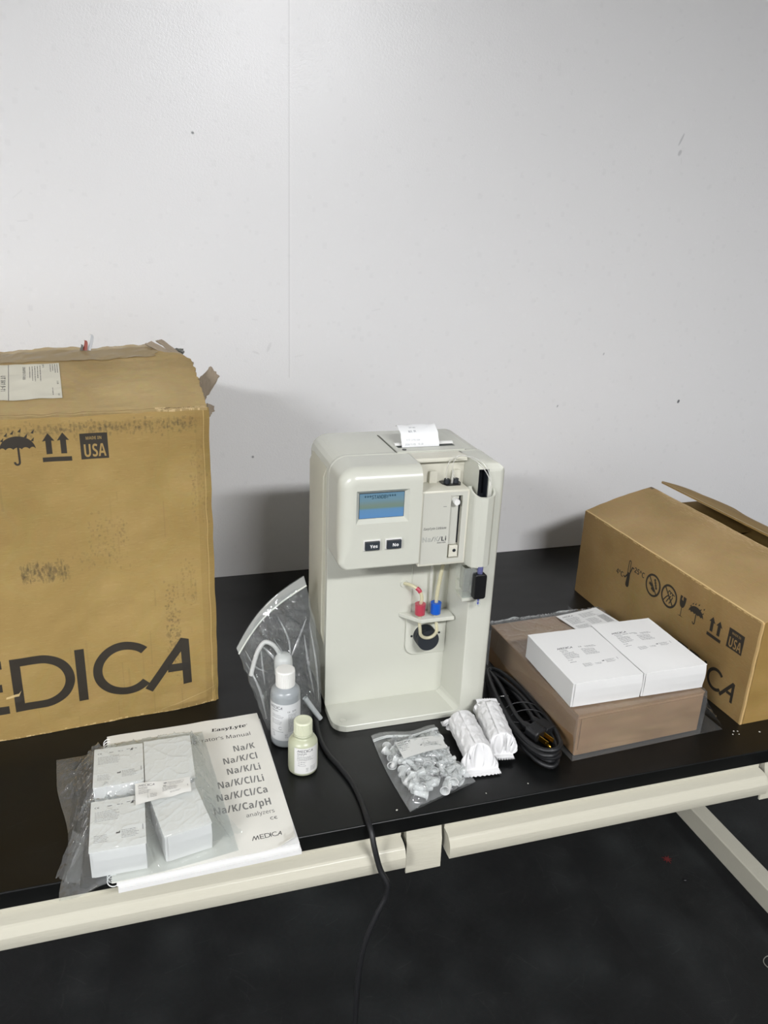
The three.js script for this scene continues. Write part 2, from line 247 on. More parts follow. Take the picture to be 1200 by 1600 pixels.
// ---------------------------------------------------------------- bench
{
  const D = 0.781;
  const g = thing('workbench', 'long lab workbench with black top and cream painted steel frame', 'workbench', [0, 0, 0], 0, [0.13, -BY, 0.4]);
  const topTex = canvasTex(1024, 512, (x, w, h) => {
    x.fillStyle = '#090a0a'; x.fillRect(0, 0, w, h); const r = rng(31);
    for (let i = 0; i < 2600; i++) { x.fillStyle = r() > 0.5 ? 'rgba(90,98,100,0.06)' : 'rgba(0,0,0,0.12)'; const q = 0.7 + r() * 2.2; x.fillRect(r() * w, r() * h, q, q); }
    for (let i = 0; i < 70; i++) { const X = r() * w, Y = r() * h, q = 15 + r() * 70, gr = x.createRadialGradient(X, Y, 0, X, Y, q); gr.addColorStop(0, 'rgba(50,56,58,0.10)'); gr.addColorStop(1, 'rgba(60,66,68,0)'); x.fillStyle = gr; x.fillRect(X - q, Y - q, 2 * q, 2 * q); }
    for (let i = 0; i < 60; i++) { x.strokeStyle = `rgba(150,155,155,${0.05 + r() * 0.12})`; x.lineWidth = 0.6; const X = r() * w, Y = r() * h; x.beginPath(); x.moveTo(X, Y); x.lineTo(X + (r() - 0.5) * 40, Y + (r() - 0.5) * 20); x.stroke(); }
  });
  const rough = noiseTex(256, (u, v) => 0.84 + 0.14 * tile(u, v, 5) + 0.1 * tile(u, v, 17));
  const tm = P(0xffffff, 0.42, { map: topTex, roughnessMap: rough, specularIntensity: 0.62 });
  const tg = exYZ(rrShape(0.0015, -0.024, D, 0, [0.001, 0.002, 0.002, 0.001]), -0.92, 1.18);
  const tp = tg.attributes.position, tu = tg.attributes.uv; for (let i = 0; i < tp.count; i++) tu.setXY(i, (tp.getX(i) + 0.92) / 2.1, (tp.getZ(i) + tp.getY(i)) / 0.82);
  part('bench_top', tg, tm, g);
  const prof = new THREE.Shape(); prof.moveTo(0.735, -0.0245); prof.lineTo(0.774, -0.0245); prof.lineTo(0.774, -0.0345); prof.lineTo(0.7725, -0.0352); prof.lineTo(0.7745, -0.036);
  prof.lineTo(0.782, -0.0362); prof.absarc(0.782, -0.0522, 0.016, Math.PI / 2, 0, true); prof.lineTo(0.798, -0.0655); prof.absarc(0.7965, -0.0655, 0.0015, 0, -Math.PI / 2, true); prof.lineTo(0.735, -0.067); prof.lineTo(0.735, -0.0245);
  for (const [a, b] of [[-0.915, -0.54], [-0.481, 0.0965], [0.158, 0.672], [0.7345, 1.175]]) part('front_rail', creased(exYZ(prof, a, b), 0.5), M.paint, g);
  for (const a of [-0.5355, 0.103, 0.6795]) {
    const bp = new THREE.Shape(); bp.moveTo(0.74, -0.0245); bp.lineTo(0.776, -0.0245); bp.quadraticCurveTo(0.777, -0.034, 0.781, -0.045); bp.lineTo(0.7825, -0.092); bp.lineTo(0.7795, -0.092); bp.lineTo(0.778, -0.048); bp.lineTo(0.74, -0.048);
    part('rail_bracket', creased(exYZ(bp, a, a + 0.0495), 0.5), M.paint, g);
  }
  for (const x of [-0.84, 1.1]) {
    part('foot', box(x - 0.0215, x + 0.0215, -0.704, -0.65, 0.06, 0.765, 0.003), M.paint, g);
    part('upright', box(x - 0.0215, x + 0.0215, -0.65, -0.075, 0.09, 0.15, 0.003), M.paint, g);
    part('arm', box(x - 0.0215, x + 0.0215, -0.075, -0.0245, 0.09, 0.735, 0.003), M.paint, g);
    for (const z of [0.09, 0.72]) part('levelling_glide', merge([cyl(0.006, 0.006, [x, -0.704, z], [x, -0.755, z], 16), cyl(0.02, 0.016, [x, -BY, z], [x, -0.748, z], 24)]), M.black, g);
  }
  part('back_rail', box(-0.82, 1.08, -0.075, -0.026, 0.03, 0.06, 0.003), M.paint, g);
}

// ---------------------------------------------------------------- large worn carton
const KRAFT = [150, 124, 71], INK = 'rgba(34,30,24,0.93)';
const kraftTile = canvasTex(512, 512, (x, w, h) => kraft(x, w, h, 77, KRAFT, 0.0008)); kraftTile.wrapS = kraftTile.wrapT = THREE.RepeatWrapping;
const kraftMat = S(0xffffff, 0.75, { map: kraftTile }), kraftEdge = S(0xa88c5c, 0.85), liner = S(0x8f8270, 0.8);
function printed(w, h, k, seed, base, draw) { return canvasTex(Math.round(w * k), Math.round(h * k), (x, W, H) => { kraft(x, W, H, seed, base, 1 / k); draw(x, (u) => u * k, (y) => H - y * k, k); }); }
{
  const W = 0.50, H = 0.472, Dp = 0.343, t = 0.004, o = [-W / 2, 0, -Dp / 2];
  const g = thing('shipping_carton', 'large worn kraft cardboard carton with torn top corner, printed umbrella and big lettering', 'cardboard box', [-0.1032, 0.0006, 0.4630], 0.0826, o);
  const tex = printed(W, H, 3400, 3, KRAFT, (x, X, Y, k) => {
    const U = (u) => X(u + W), p = pictos(x, k, INK, 'rgb(150,124,71)'), r = rng(8);
    const smudge = (u0, u1, y0, y1, n, a, tall = 0.0022) => { for (let i = 0; i < n; i++) { const u = lerp(u0, u1, Math.round(r() * 34) / 34 + (r() - 0.5) * 0.02), y = lerp(y0, y1, (r() + r()) / 2); x.fillStyle = `rgba(62,52,34,${a * (0.4 + 0.8 * r())})`; x.beginPath(); x.ellipse(U(u), Y(y), (0.0007 + r() * 0.0012) * k, (0.0006 + r() * tall) * k, 0, 0, 7); x.fill(); } };
    smudge(-0.27, -0.02, 0.438, 0.466, 420, 0.16); smudge(-0.23, -0.02, 0.446, 0.462, 260, 0.18); smudge(-0.17, -0.12, 0.27, 0.34, 120, 0.12); smudge(-0.26, -0.2, 0.24, 0.275, 260, 0.2, 0.004); smudge(-0.2, -0.12, 0.25, 0.29, 90, 0.1); smudge(-0.075, -0.055, 0.05, 0.23, 240, 0.17); smudge(-0.05, -0.03, 0.17, 0.26, 60, 0.12); smudge(-0.03, -0.006, 0.3, 0.44, 110, 0.12);
    for (let i = 0; i < 60; i++) { x.fillStyle = `rgba(60,50,34,${0.03 + 0.05 * r()})`; x.fillRect(U(-0.5 + r() * 0.5), Y(r() * H), (0.001 + r() * 0.002) * k, (0.01 + r() * 0.05) * k); }
    x.fillStyle = 'rgba(120,96,52,0.2)'; x.fillRect(U(-0.021), 0, 0.012 * k, H * k); x.fillStyle = 'rgba(214,184,126,0.5)'; x.fillRect(U(-0.0095), 0, 0.0012 * k, H * k);
    p.umbrella(U(-0.2455), Y(0.4345), 0.0415 * k); p.arrows(U(-0.1995), Y(0.4300), 0.0355 * k); p.usa(U(-0.153), Y(0.429), 0.0345 * k);
    lettering(x, U(-0.466), Y(0.0445), 0.0865 * k, 0.148, INK);
    x.fillStyle = 'rgba(206,180,128,0.9)'; x.beginPath(); x.moveTo(U(-0.299), Y(0.072)); x.lineTo(U(-0.283), Y(0.074)); x.lineTo(U(-0.279), Y(0.079)); x.lineTo(U(-0.283), Y(0.0695)); x.lineTo(U(-0.30), Y(0.069)); x.fill();
    x.fillStyle = 'rgba(206,182,134,0.75)'; for (let i = 0; i < 130; i++) { const u = -0.5 + 0.5 * r(); x.fillRect(U(u), Y(0.0035 * r()), 0.006 * k * r(), 0.003 * k * r()); }
    x.strokeStyle = 'rgba(214,190,140,0.6)'; x.lineWidth = 2; x.beginPath(); x.moveTo(U(-0.09), Y(0.006)); x.quadraticCurveTo(U(-0.06), Y(0.016), U(-0.022), Y(0.022)); x.quadraticCurveTo(U(-0.01), Y(0.028), U(-0.004), Y(0.03)); x.stroke();
  });
  const dent = (u, y) => 0.0016 * noise2(u * 7, y * 7) + 0.0008 * noise2(u * 19 + 5, y * 23) + 0.004 * Math.sin(Math.PI * clamp(y / H, 0, 1)) * Math.sin(Math.PI * clamp(-u / W, 0, 1)) - 0.006 * Math.exp(-((u + 0.01) ** 2 + (y - 0.01) ** 2) / 0.0006) + 0.0035 * Math.exp(-((u + 0.045) ** 2 / 0.0012 + (y - 0.012) ** 2 / 0.00006)) - 0.002 * Math.exp(-((u + 0.287) ** 2 + (y - 0.07) ** 2) / 0.00003);
  part('front_panel', slab((a, b) => { const u = -W + W * a, y = H * (1 - b); const e = clamp(-u / 0.012, 0, 1); return [u - 0.002 * (noise2(3, y * 16) * 0.5 + 0.5) * (a > 0.97 ? 1 : 0), y, dent(u, y) - 0.005 * (1 - e) ** 2 - 0.003 * (y > H - 0.004 ? 1 : 0)]; }, 120, 112, t), S(0xffffff, 0.75, { map: tex }), g);
  const side = (x) => slab((a, b) => [x, H * (1 - b), -Dp + (Dp - 0.008) * a * 1 + 0.001], 4, 4, t);
  const rightWall = slab((a, b) => { const y = (H - 0.004) * (1 - b), z = -0.006 - (Dp - 0.01) * a; return [-0.0022 - 0.002 * Math.abs(noise2(z * 14, y * 10)) - 0.004 * Math.exp(-((y - 0.015) ** 2) / 0.0005), y, z]; }, 30, 30, t);
  part('side_panel', rightWall, kraftMat, g);
  part('side_panel', box(-W, -W + t, 0.001, H - 0.004, -Dp + 0.004, -0.006), kraftMat, g);
  part('back_panel', box(-W, 0, 0, H - 0.004, -Dp, -Dp + t), kraftMat, g);
  part('bottom_panel', box(-W + t, -t, 0.001, 0.001 + t, -Dp + t, -t - 0.004), kraftMat, g);
  // the front top flap stands up a little; its far right corner is torn off
  const rise = (a, v) => lerp(0.523 + 0.009 * a * a + 0.002 * noise2(a * 5, 2), H + 0.0005, v) + 0.004 * Math.sin(Math.PI * v) * (0.4 + noise2(a * 4, v * 3) * 0.4) + 0.0012 * noise2(a * 14, v * 9);
  const edgeR = (v) => -0.003 - 0.055 * clamp(1 - v / 0.26, 0, 1) ** 1.2 - 0.002 * noise2(v * 30, 7);
  const flapTex = printed(W, 0.172, 2600, 9, [160, 138, 93], (x, X, Y, k) => {
    const r = rng(18); for (let i = 0; i < 16; i++) { x.strokeStyle = `rgba(216,192,146,${0.08 + 0.18 * r()})`; x.lineWidth = 1 + r() * 1.5; const u = r() * W, y = r() * 0.16; x.beginPath(); x.moveTo(X(u), Y(y)); x.lineTo(X(u + 0.02 + r() * 0.09), Y(y - (r() - 0.4) * 0.03)); x.stroke(); }
    for (let i = 0; i < 240; i++) { x.fillStyle = `rgba(96,76,46,${0.03 + 0.05 * r()})`; x.fillRect(X(r() * W), Y(0.10 + 0.05 * r()), (0.002 + 0.008 * r()) * k, (0.001 + 0.002 * r()) * k); }
    x.strokeStyle = 'rgba(92,70,36,0.55)'; x.lineWidth = 2.2; x.beginPath(); for (let i = 0; i <= 60; i++) { const u = W * i / 60, y = 0.0035 + 0.0012 * noise2(u * 30, 4); i ? x.lineTo(X(u), Y(y)) : x.moveTo(X(u), Y(y)); } x.stroke();
    x.fillStyle = 'rgba(208,184,140,0.8)'; for (let i = 0; i < 90; i++) { const u = 0.43 + 0.065 * r(); x.fillRect(X(u), Y(0.006 * r()), 0.007 * k * r(), 0.0016 * k * r()); }
    x.fillStyle = 'rgba(98,78,46,0.8)'; for (let i = 0; i < 26; i++) { const u = 0.44 + 0.05 * r(); x.fillRect(X(u), Y(0.002 + 0.004 * r()), 0.006 * k * r(), 0.0009 * k); }
  });
  const flapAt = (u, v) => { const a = (u + W) / W; return [u, rise(a, v), -0.170 * (1 - v)]; };
  const flap = part('top_flap', slab((a, v) => { const L = -W + 0.003, R = edgeR(v); return flapAt(lerp(L, R, a), v); }, 90, 40, t), S(0xffffff, 0.75, { map: flapTex }), g);
  const onFlap = (u, w, up) => { const p = flapAt(u, 1 + w / 0.170); return [p[0], p[1] + up, p[2]]; };
  part('packing_tape', sheet((a, b) => { const u = lerp(-W + 0.004, -0.052 + 0.006 * noise2(b * 4, 1), a), e = 0.0022 * noise2(a * 9, 3) + 0.0016 * noise2(a * 31, 5); return onFlap(u, lerp(-0.1745 + e, -0.1365 + 0.1 * e, b), 0.0009 + 0.0006 * (noise2(a * 22, b * 5) + 1)); }, 120, 8), P(0xb4a078, 0.22, { transmission: 0.45, ior: 1.45 }), flap);
  // shipping label, lying across the flap
  const labTex = canvasTex(1216, 816, (x, w, h) => {                     // drawn upright, 6 x 4 inches turned: long side along the box
    x.fillStyle = '#c4c0b0'; x.fillRect(0, 0, w, h); const k = 8, ink = '#3c3a36'; x.fillStyle = ink; x.strokeStyle = ink;
    x.save(); x.translate(w, 0); x.rotate(Math.PI / 2);                  // text runs down the short side: now x is 0..816 across, y is 0..1216 from the right edge inwards
    x.font = 'bold 24px sans-serif'; lines(x, 26, 18, 250, 4, 24, 15, ink, 3); x.fillText('2 LBS', 430, 40); x.fillText('1 OF 1', 700, 40); lines(x, 560, 84, 190, 1, 20, 14, ink, 4);
    x.fillText('SHIP TO:', 26, 176); lines(x, 60, 196, 420, 5, 27, 16, ink, 5); x.font = 'bold 40px sans-serif'; x.fillText('DRAPER UT 84020', 60, 380);
    x.fillRect(0, 520, h, 6); x.font = 'bold 66px sans-serif'; x.fillText('UT 841 9-11', 250, 600);
    for (let i = 0, p = 290; p < 560; i++) { const r = rng(i + 40)(); x.fillRect(p, 640, 4 + r * 9, 190); p += 12 + r * 14; }
    x.fillRect(0, 870, h, 4); lines(x, 30, 900, 560, 4, 36, 18, ink, 6);
    x.restore();
  });
  part('shipping_label', sheet((a, b) => onFlap(lerp(-0.337, -0.186, a), lerp(-0.135, -0.037, b) + 0.004 * a * (1 - b) * 1.5, 0.0012), 30, 20), S(0xffffff, 0.5, { map: labTex }), g, 'white shipping label with printed address and barcode');
  part('top_flap', slab((a, v) => [lerp(-W + 0.003, -0.01, a), lerp(H, 0.512 + 0.003 * noise2(a * 6, 9), v) + 0.002 * noise2(a * 7, v * 4), lerp(-Dp, -0.181, v)], 30, 12, t), kraftMat, g);
  // torn pieces round the far right corner
  const scrap = (name, pts, m, n = 10, jag = 0.0012) => part(name, slab((a, b) => { const q = [0, 1, 2].map((i) => lerp(lerp(pts[0][i], pts[1][i], a), lerp(pts[3][i], pts[2][i], a), b)); return [q[0] + jag * noise2(a * 6 + q[1] * 90, b * 6), q[1] + jag * noise2(a * 5 + 9, b * 7 + q[0] * 80), q[2] + jag * noise2(a * 4, b * 5 + 3)]; }, n, n, 0.0022), m, g);
  scrap('torn_flap', [[0.002, 0.487, -0.112], [0.026, 0.506, -0.128], [0.034, 0.495, -0.105], [0.009, 0.466, -0.09]], liner);
  scrap('torn_flap', [[-0.004, 0.487, -0.105], [0.003, 0.492, -0.112], [0.011, 0.464, -0.09], [-0.001, 0.462, -0.07]], liner, 8, 0.002);
  scrap('torn_flap', [[-0.064, 0.535, -0.166], [-0.054, 0.538, -0.169], [-0.001, 0.512, -0.122], [-0.004, 0.505, -0.116]], liner, 12, 0.0008);
  scrap('torn_flap', [[-0.048, 0.539, -0.170], [-0.038, 0.540, -0.173], [-0.006, 0.517, -0.130], [-0.014, 0.517, -0.132]], liner, 12, 0.0006);
  scrap('torn_flap', [[0.001, 0.474, -0.02], [0.012, 0.468, -0.03], [0.008, 0.463, -0.02], [0.0, 0.456, -0.012]], liner, 6, 0.0012);
  scrap('tape_scrap', [[-0.04, 0.5255, -0.175], [-0.009, 0.5265, -0.165], [-0.009, 0.5215, -0.16], [-0.035, 0.5195, -0.165]], S(0x6d6d66, 0.4), 14, 0.002);
  const curl = (x0, h, w, m, k) => part('tape_scrap', slab((a, b) => { const s = b * 2.2; return [x0 + w * a * (1 - 0.6 * b) + k * Math.sin(s) , 0.527 + h * Math.sin(s * 0.72), -0.17 + 0.004 * a + 0.003 * Math.cos(s)]; }, 6, 14, 0.0004), m, g);
  curl(-0.152, 0.014, 0.006, S(0x8c4a40, 0.5), 0.004); curl(-0.146, 0.0225, 0.005, S(0xb6b8ba, 0.3), 0.0075); curl(-0.156, 0.008, 0.004, S(0x5e5d58, 0.5), 0.003);
}

// ---------------------------------------------------------------- low open carton on the right
{
  const L = 0.4939, H = 0.1798, Wd = 0.314, t = 0.004, KR = [146, 117, 71];
  const g = thing('open_carton', 'low kraft cardboard carton with half open flaps and a row of printed handling symbols', 'cardboard box', [0.6642, 0, 0.2226], -1.546, [L / 2, 0, -Wd / 2]);
  const km = S(0xeee6d6, 0.75, { map: kraftTile });
  const face = printed(L, H, 3800, 14, KR, (x, X, Y, k) => {
    const p = pictos(x, k, INK, 'rgb(146,117,71)');
    p.thermo(X(0.1685), Y(0.1145), 0.054 * k); p.nosun(X(0.2407), Y(0.1243), 0.043 * k); p.nohook(X(0.2862), Y(0.1245), 0.043 * k); p.glass(X(0.3215), Y(0.1225), 0.037 * k); p.umbrella(X(0.357), Y(0.1275), 0.035 * k); p.arrows(X(0.4045), Y(0.1225), 0.033 * k); p.usa(X(0.4502), Y(0.1252), 0.0335 * k);
    lettering(x, X(0.471 - 4.94 * 0.0385), Y(0.0225), 0.0385 * k, 0.14, INK);
    const r = rng(4); x.fillStyle = 'rgba(206,176,122,0.7)'; for (let i = 0; i < 80; i++) x.fillRect(X(L * r()), Y(H - 0.001 * r()), 0.008 * k * r(), 0.0012 * k);
    x.fillRect(X(L - 0.003), 0, 0.003 * k, H * k);
  });
  part('printed_side', slab((a, b) => [L * a, H * (1 - b), 0.0015 * Math.sin(Math.PI * a) * Math.sin(Math.PI * b) + 0.0005 * noise2(a * 8, b * 4)], 60, 24, t), S(0xffffff, 0.75, { map: face }), g);
  part('side_panel', box(0, L, 0, H, -Wd, -Wd + t), km, g);
  part('end_panel', box(0.0003, t, 0, H, -Wd + t, -t), km, g);
  part('end_panel', box(L - t, L - 0.0003, 0, H, -Wd + t, -t - 0.0012), km, g);
  part('bottom_panel', box(t, L - t, 0.0008, 0.0008 + t, -Wd + t, -t - 0.001), km, g);
  const ft = printed(L, 0.156, 2600, 15, [158, 132, 87], (x, X, Y, k) => {
    const r = rng(6); for (let i = 0; i < 900; i++) { const u = 0.03 + (L - 0.03) * r(), d = 0.03 * r() * r(); x.fillStyle = `rgba(214,190,160,${0.06 + 0.2 * r()})`; x.fillRect(X(u), Y(0.156 - d), (0.002 + 0.012 * r()) * k, (0.0004 + 0.001 * r()) * k); }
    x.fillStyle = 'rgba(96,82,66,0.8)'; x.fillRect(0, 0, 0.012 * k, 0.007 * k); x.strokeStyle = 'rgba(214,186,132,0.8)'; x.lineWidth = 0.0022 * k; x.beginPath(); x.moveTo(0, Y(0.001)); x.lineTo(X(L), Y(0.001)); x.stroke();
  });
  part('top_flap', slab((a, v) => { const w = -0.151 * (1 - v); return [lerp(0.0015, L - 0.001, a), lerp(0.2215, H + 0.0015, v) + 0.003 * Math.sin(Math.PI * v) - 0.004 * (1 - v) * smooth(a, 0.3, 1) + 0.0006 * noise2(a * 8, v * 4), w]; }, 60, 20, t), S(0xffffff, 0.75, { map: ft }), g);
  part('top_flap', slab((a, v) => [lerp(0.004, L - 0.001, a), lerp(H + 0.0015, 0.2335 - 0.002 * a, v) + (0.004 * Math.sin(Math.PI * v)) + 0.004 * Math.exp(-((a - 0.12) ** 2) / 0.004) * (1 - v), lerp(-Wd, -0.1735, v)], 60, 20, t), km, g);
  part('corrugated_edge', merge([box(0.004, L - 0.001, 0.2283, 0.2291, -0.1732, -0.1727), box(0.004, L - 0.001, 0.2318, 0.2326, -0.1732, -0.1727)]).translate(0, 0.0003, 0), S(0xb8a98e, 0.8), g);
  for (const u of [0.06, 0.27]) part('end_flap', slab((a, v) => [u === 0.06 ? lerp(t + 0.001, 0.13, a) : lerp(L - 0.13, L - t - 0.001, a), u === 0.06 ? lerp(H, H - 0.02, a) : lerp(H - 0.02, H, a), lerp(-Wd + 0.006, -0.008, v)], 6, 6, 0.0035), km, g);
}

// ---------------------------------------------------------------- manual
{
  const W = 0.216, Lg = 0.279, g = thing('spiral_manual', 'white spiral bound operating manual with grey list of element symbols on its cover', 'manual', [-0.2709, 0, 0.5332], 0.0338, [W / 2, 0, Lg / 2]);
  const k = 7, tex = canvasTex(W * 1000 * k, Lg * 1000 * k, (x, w, h) => {
    x.fillStyle = '#d4d3cb'; x.fillRect(0, 0, w, h); x.scale(k, k); const r = rng(2);
    for (let i = 0; i < 3000; i++) { x.fillStyle = r() > 0.5 ? 'rgba(255,255,255,0.05)' : 'rgba(90,86,76,0.02)'; x.fillRect(r() * 216, r() * 279, 0.6, 0.6); }
    x.textAlign = 'right'; x.fillStyle = '#1d1d1d';
    const fit = (text, L, R, Y, font, px, sk = 0) => { x.save(); x.font = font.replace('#', px); const m = x.measureText(text).width; x.translate(R, Y); x.transform((R - L) / m, 0, sk, 1, 0, 0); x.fillText(text, 0, 0); x.restore(); };
    fit('EasyLyte', 143.6, 194, 29, 'bold #px serif', 9.6, -0.18); fit('EasyLyte', 143.9, 194.4, 29, 'bold #px serif', 9.6, -0.18); x.font = '3px sans-serif'; x.fillText('®', 197.3, 25);
    x.fillStyle = '#2c2c2c'; fit("Operator's Manual", 107, 198.3, 50.6, '#px sans-serif', 11);
    x.fillStyle = '#6d6e6c';
    [['Na/K', 167.3, 82.6], ['Na/K/Cl', 149.6, 106.4], ['Na/K/Li', 151.1, 130.2], ['Na/K/Cl/Li', 135.5, 154.3], ['Na/K/Cl/Ca', 130.8, 178.4], ['Na/K/Ca/pH', 123.8, 202.5]].forEach(([s, l, y]) => fit(s, l, 198.4, y, 'bold #px sans-serif', 18.2));
    x.fillStyle = '#5c5c5a'; fit('analyzers', 162.2, 198.8, 218.2, '#px sans-serif', 10); ce(x, 193, 227.6, 5, '#3a3a3a');
    lettering(x, 163.2, 258.9, 7.3, 0.13, '#262626');
  });
  const pm = S(0xd2d2d0, 0.75);
  part('page_block', slab((a, b) => [0.005 + 0.2115 * a, 0.0128 - 0.0035 * smooth(b, 0.86, 1) * smooth(a, 0.6, 1) * 0, 0.002 + 0.2755 * b], 4, 4, 0.0065), pm, g);
  const low = slab((a, b) => [0.008 + 0.2115 * a, 0.0062, 0.003 + 0.2785 * b], 4, 4, 0.006); low.rotateY(-0.006); part('page_block', low, pm, g);
  part('cover', slab((a, b) => { const c = smooth(a + b, 1.84, 2.0); return [0.0 + W * a - 0.004 * c, 0.0140 + 0.0008 * noise2(a * 3, b * 3) + 0.007 * c * c, Lg * b - 0.004 * c]; }, 48, 60, 0.0004), S(0xffffff, 0.38, { map: tex }), g);
  const pts = []; for (let i = 0; i <= 44 * 12; i++) { const th = i / 12 * Math.PI * 2; pts.push(new THREE.Vector3(0.002 + 0.0062 * Math.cos(th) - 0.001, 0.0078 + 0.0072 * Math.sin(th), 0.006 + 0.266 * i / (44 * 12))); }
  part('spiral_binding', new THREE.TubeGeometry(new THREE.CatmullRomCurve3(pts), 44 * 14, 0.0006, 6), S(0xe8e8e6, 0.35), g);
}

// ---------------------------------------------------------------- analyzer
{
  const g = thing('electrolyte_analyzer', 'cream white bench analyzer with blue display, two buttons and open pump bay', 'lab analyzer', [0, 0, 0], 0, [0.173, 0, 0.49]);
  const cr = (q) => creased(q, 0.55);
  part('rear_housing', cr(exXY(rrShape(0.0525, 0, 0.2935, 0.4138, [0.012, 0.012, 0.026, 0.026]), 0.395, 0.525, 0.008)), M.cream, g);
  part('back_plate', cr(exXY(rrShape(0.0505, 0.0005, 0.2955, 0.4145, [0.014, 0.012, 0.027, 0.027]), 0.5185, 0.526, 0.0008)), M.cream, g);
  // side grip
  part('side_panel', cr(exXY(poly([[0.0475, 0.128], [0.0525, 0.108], [0.0545, 0.108], [0.0545, 0.392], [0.0525, 0.392], [0.0475, 0.378]]), 0.415, 0.505, 0.001)), M.creamDark, g);
  // right column, tray
  {
    const plan = new THREE.Shape(); plan.moveTo(0.2428, 0.5255); plan.lineTo(0.295, 0.5255); plan.lineTo(0.295, 0.573); plan.absarc(0.281, 0.573, 0.014, 0, Math.PI / 2); plan.lineTo(0.2535, 0.587); plan.quadraticCurveTo(0.2518, 0.587, 0.2515, 0.5855);
    let col = exXZ(plan, -0.01, 0.43);
    col = csg(col, exXY(rrShape(0.23, 0.0, 0.295, 0.414, [0, 0.008, 0.026, 0]), 0.5, 0.6), INTERSECTION);
    col = csg(col, exYZ(rrShape(0.5, -0.02, 0.587, 0.414, [0, 0, 0.018, 0]), 0.2, 0.32), INTERSECTION);
    col = csg(col, box(0.2515, 0.2665, 0.31, 0.4035, 0.566, 0.62), SUBTRACTION);
    part('right_column', cr(col), M.cream, g);
    part('probe_slot_shade', merge([box(0.2516, 0.2664, 0.311, 0.4034, 0.5662, 0.568), box(0.2652, 0.2664, 0.311, 0.4034, 0.568, 0.585)]), M.dark, g, 'slot for the sampling probe with its shade painted dark');  // dark sheets in the cream column stand in for the recess shade
    const tr = rrShape(0.051, 0.5255, 0.262, 0.587, [0, 0, 0, 0.024]);
    part('tray', cr(exXZ(tr, 0.0, 0.0108, 0.0012)), M.cream, g);
    const f = new THREE.Shape(); f.moveTo(0.2385, 0.0104); f.absarc(0.2385, 0.0224, 0.012, -Math.PI / 2, 0); f.lineTo(0.256, 0.0224); f.lineTo(0.256, 0.0104);
    const fg = exXY(f, 0.5265, 0.5868), fp = fg.attributes.position; for (let i = 0; i < fp.count; i++) fp.setX(i, fp.getX(i) + 0.0015 - 0.009 * (0.587 - fp.getZ(i)) / 0.061);
    part('tray_fillet', cr(fg), M.cream, g);
    const ring = new THREE.TorusGeometry(0.0052, 0.0004, 8, 32); ring.rotateX(Math.PI / 2); ring.translate(0.069, 0.0108, 0.571); part('drain_ring', ring, M.cream, g);
  }
  // display head
  {
    const x0 = 0.051, x1 = 0.1668, y0 = 0.2695, y1 = 0.414, zb = 0.5258, zf = 0.592, path = [];      // outline from bottom right round the left to top right, each with its edge radius
    const RB = 0.0035, RL = 0.020, cb = 0.012, ct = 0.026;
    for (let i = 0; i <= 6; i++) path.push([lerp(x1, x0 + cb, i / 6), y0, 0, -1, RB]);
    for (let i = 1; i <= 10; i++) { const q = i / 10, a = -Math.PI / 2 - q * Math.PI / 2; path.push([x0 + cb + cb * Math.cos(a), y0 + cb + cb * Math.sin(a), Math.cos(a), Math.sin(a), lerp(RB, 0.0095, q)]); }
    for (let i = 1; i <= 14; i++) { const q = i / 14; path.push([x0, lerp(y0 + cb, y1 - ct, q), -1, 0, lerp(0.0095, RL, smooth(q, 0, 0.3))]); }
    for (let i = 1; i <= 16; i++) { const a = Math.PI - i / 16 * Math.PI / 2; path.push([x0 + ct + ct * Math.cos(a), y1 - ct + ct * Math.sin(a), Math.cos(a), Math.sin(a), RL]); }
    for (let i = 1; i <= 8; i++) path.push([lerp(x0 + ct, x1, i / 8), y1, 0, 1, RL]);
    const K = 12, pos = [], nor = [], uv = [], idx = [], n = path.length, ring = (p, k) => { const f = k < 0 ? 0 : k / K * Math.PI / 2, q = p[4] * (1 - Math.cos(f)); return [p[0] - p[2] * q, p[1] - p[3] * q, k < 0 ? zb : zf - p[4] * (1 - Math.sin(f))]; };
    for (let k = -1; k <= K; k++) for (const p of path) { const f = Math.max(k, 0) / K * Math.PI / 2; pos.push(...ring(p, k)); nor.push(p[2] * Math.cos(f), p[3] * Math.cos(f), Math.sin(f)); uv.push(p[0] * 10, p[1] * 10); }
    for (let k = 0; k <= K; k++) for (let i = 0; i < n - 1; i++) { const a = k * n + i, b = a + 1, c = a + n, e = c + 1; idx.push(a, c, b, b, c, e); }
    const shell = new THREE.BufferGeometry(); shell.setAttribute('position', new THREE.Float32BufferAttribute(pos, 3)); shell.setAttribute('normal', new THREE.Float32BufferAttribute(nor, 3)); shell.setAttribute('uv', new THREE.Float32BufferAttribute(uv, 2)); shell.setIndex(idx);
    const front = poly(path.map((p) => ring(p, K).slice(0, 2))), wx = 0.0376, wy = 0.0238, ix = 0.0322, iy = 0.0183, cx = 0.1111, cy = 0.3605;
    front.holes.push(new THREE.Path([[cx - wx, cy - wy], [cx + wx, cy - wy], [cx + wx, cy + wy], [cx - wx, cy + wy]].map((q) => new THREE.Vector2(...q))));
    const cap = new THREE.ShapeGeometry(front); cap.translate(0, 0, zf);
    const right = new THREE.ShapeGeometry(poly([...Array.from({ length: K + 2 }, (_, k) => { const q = ring(path[0], k - 1); return [-q[2], q[1]]; }), ...Array.from({ length: K + 2 }, (_, k) => { const q = ring(path[n - 1], K - k); return [-q[2], q[1]]; })])); right.rotateY(Math.PI / 2); right.translate(x1, 0, 0);
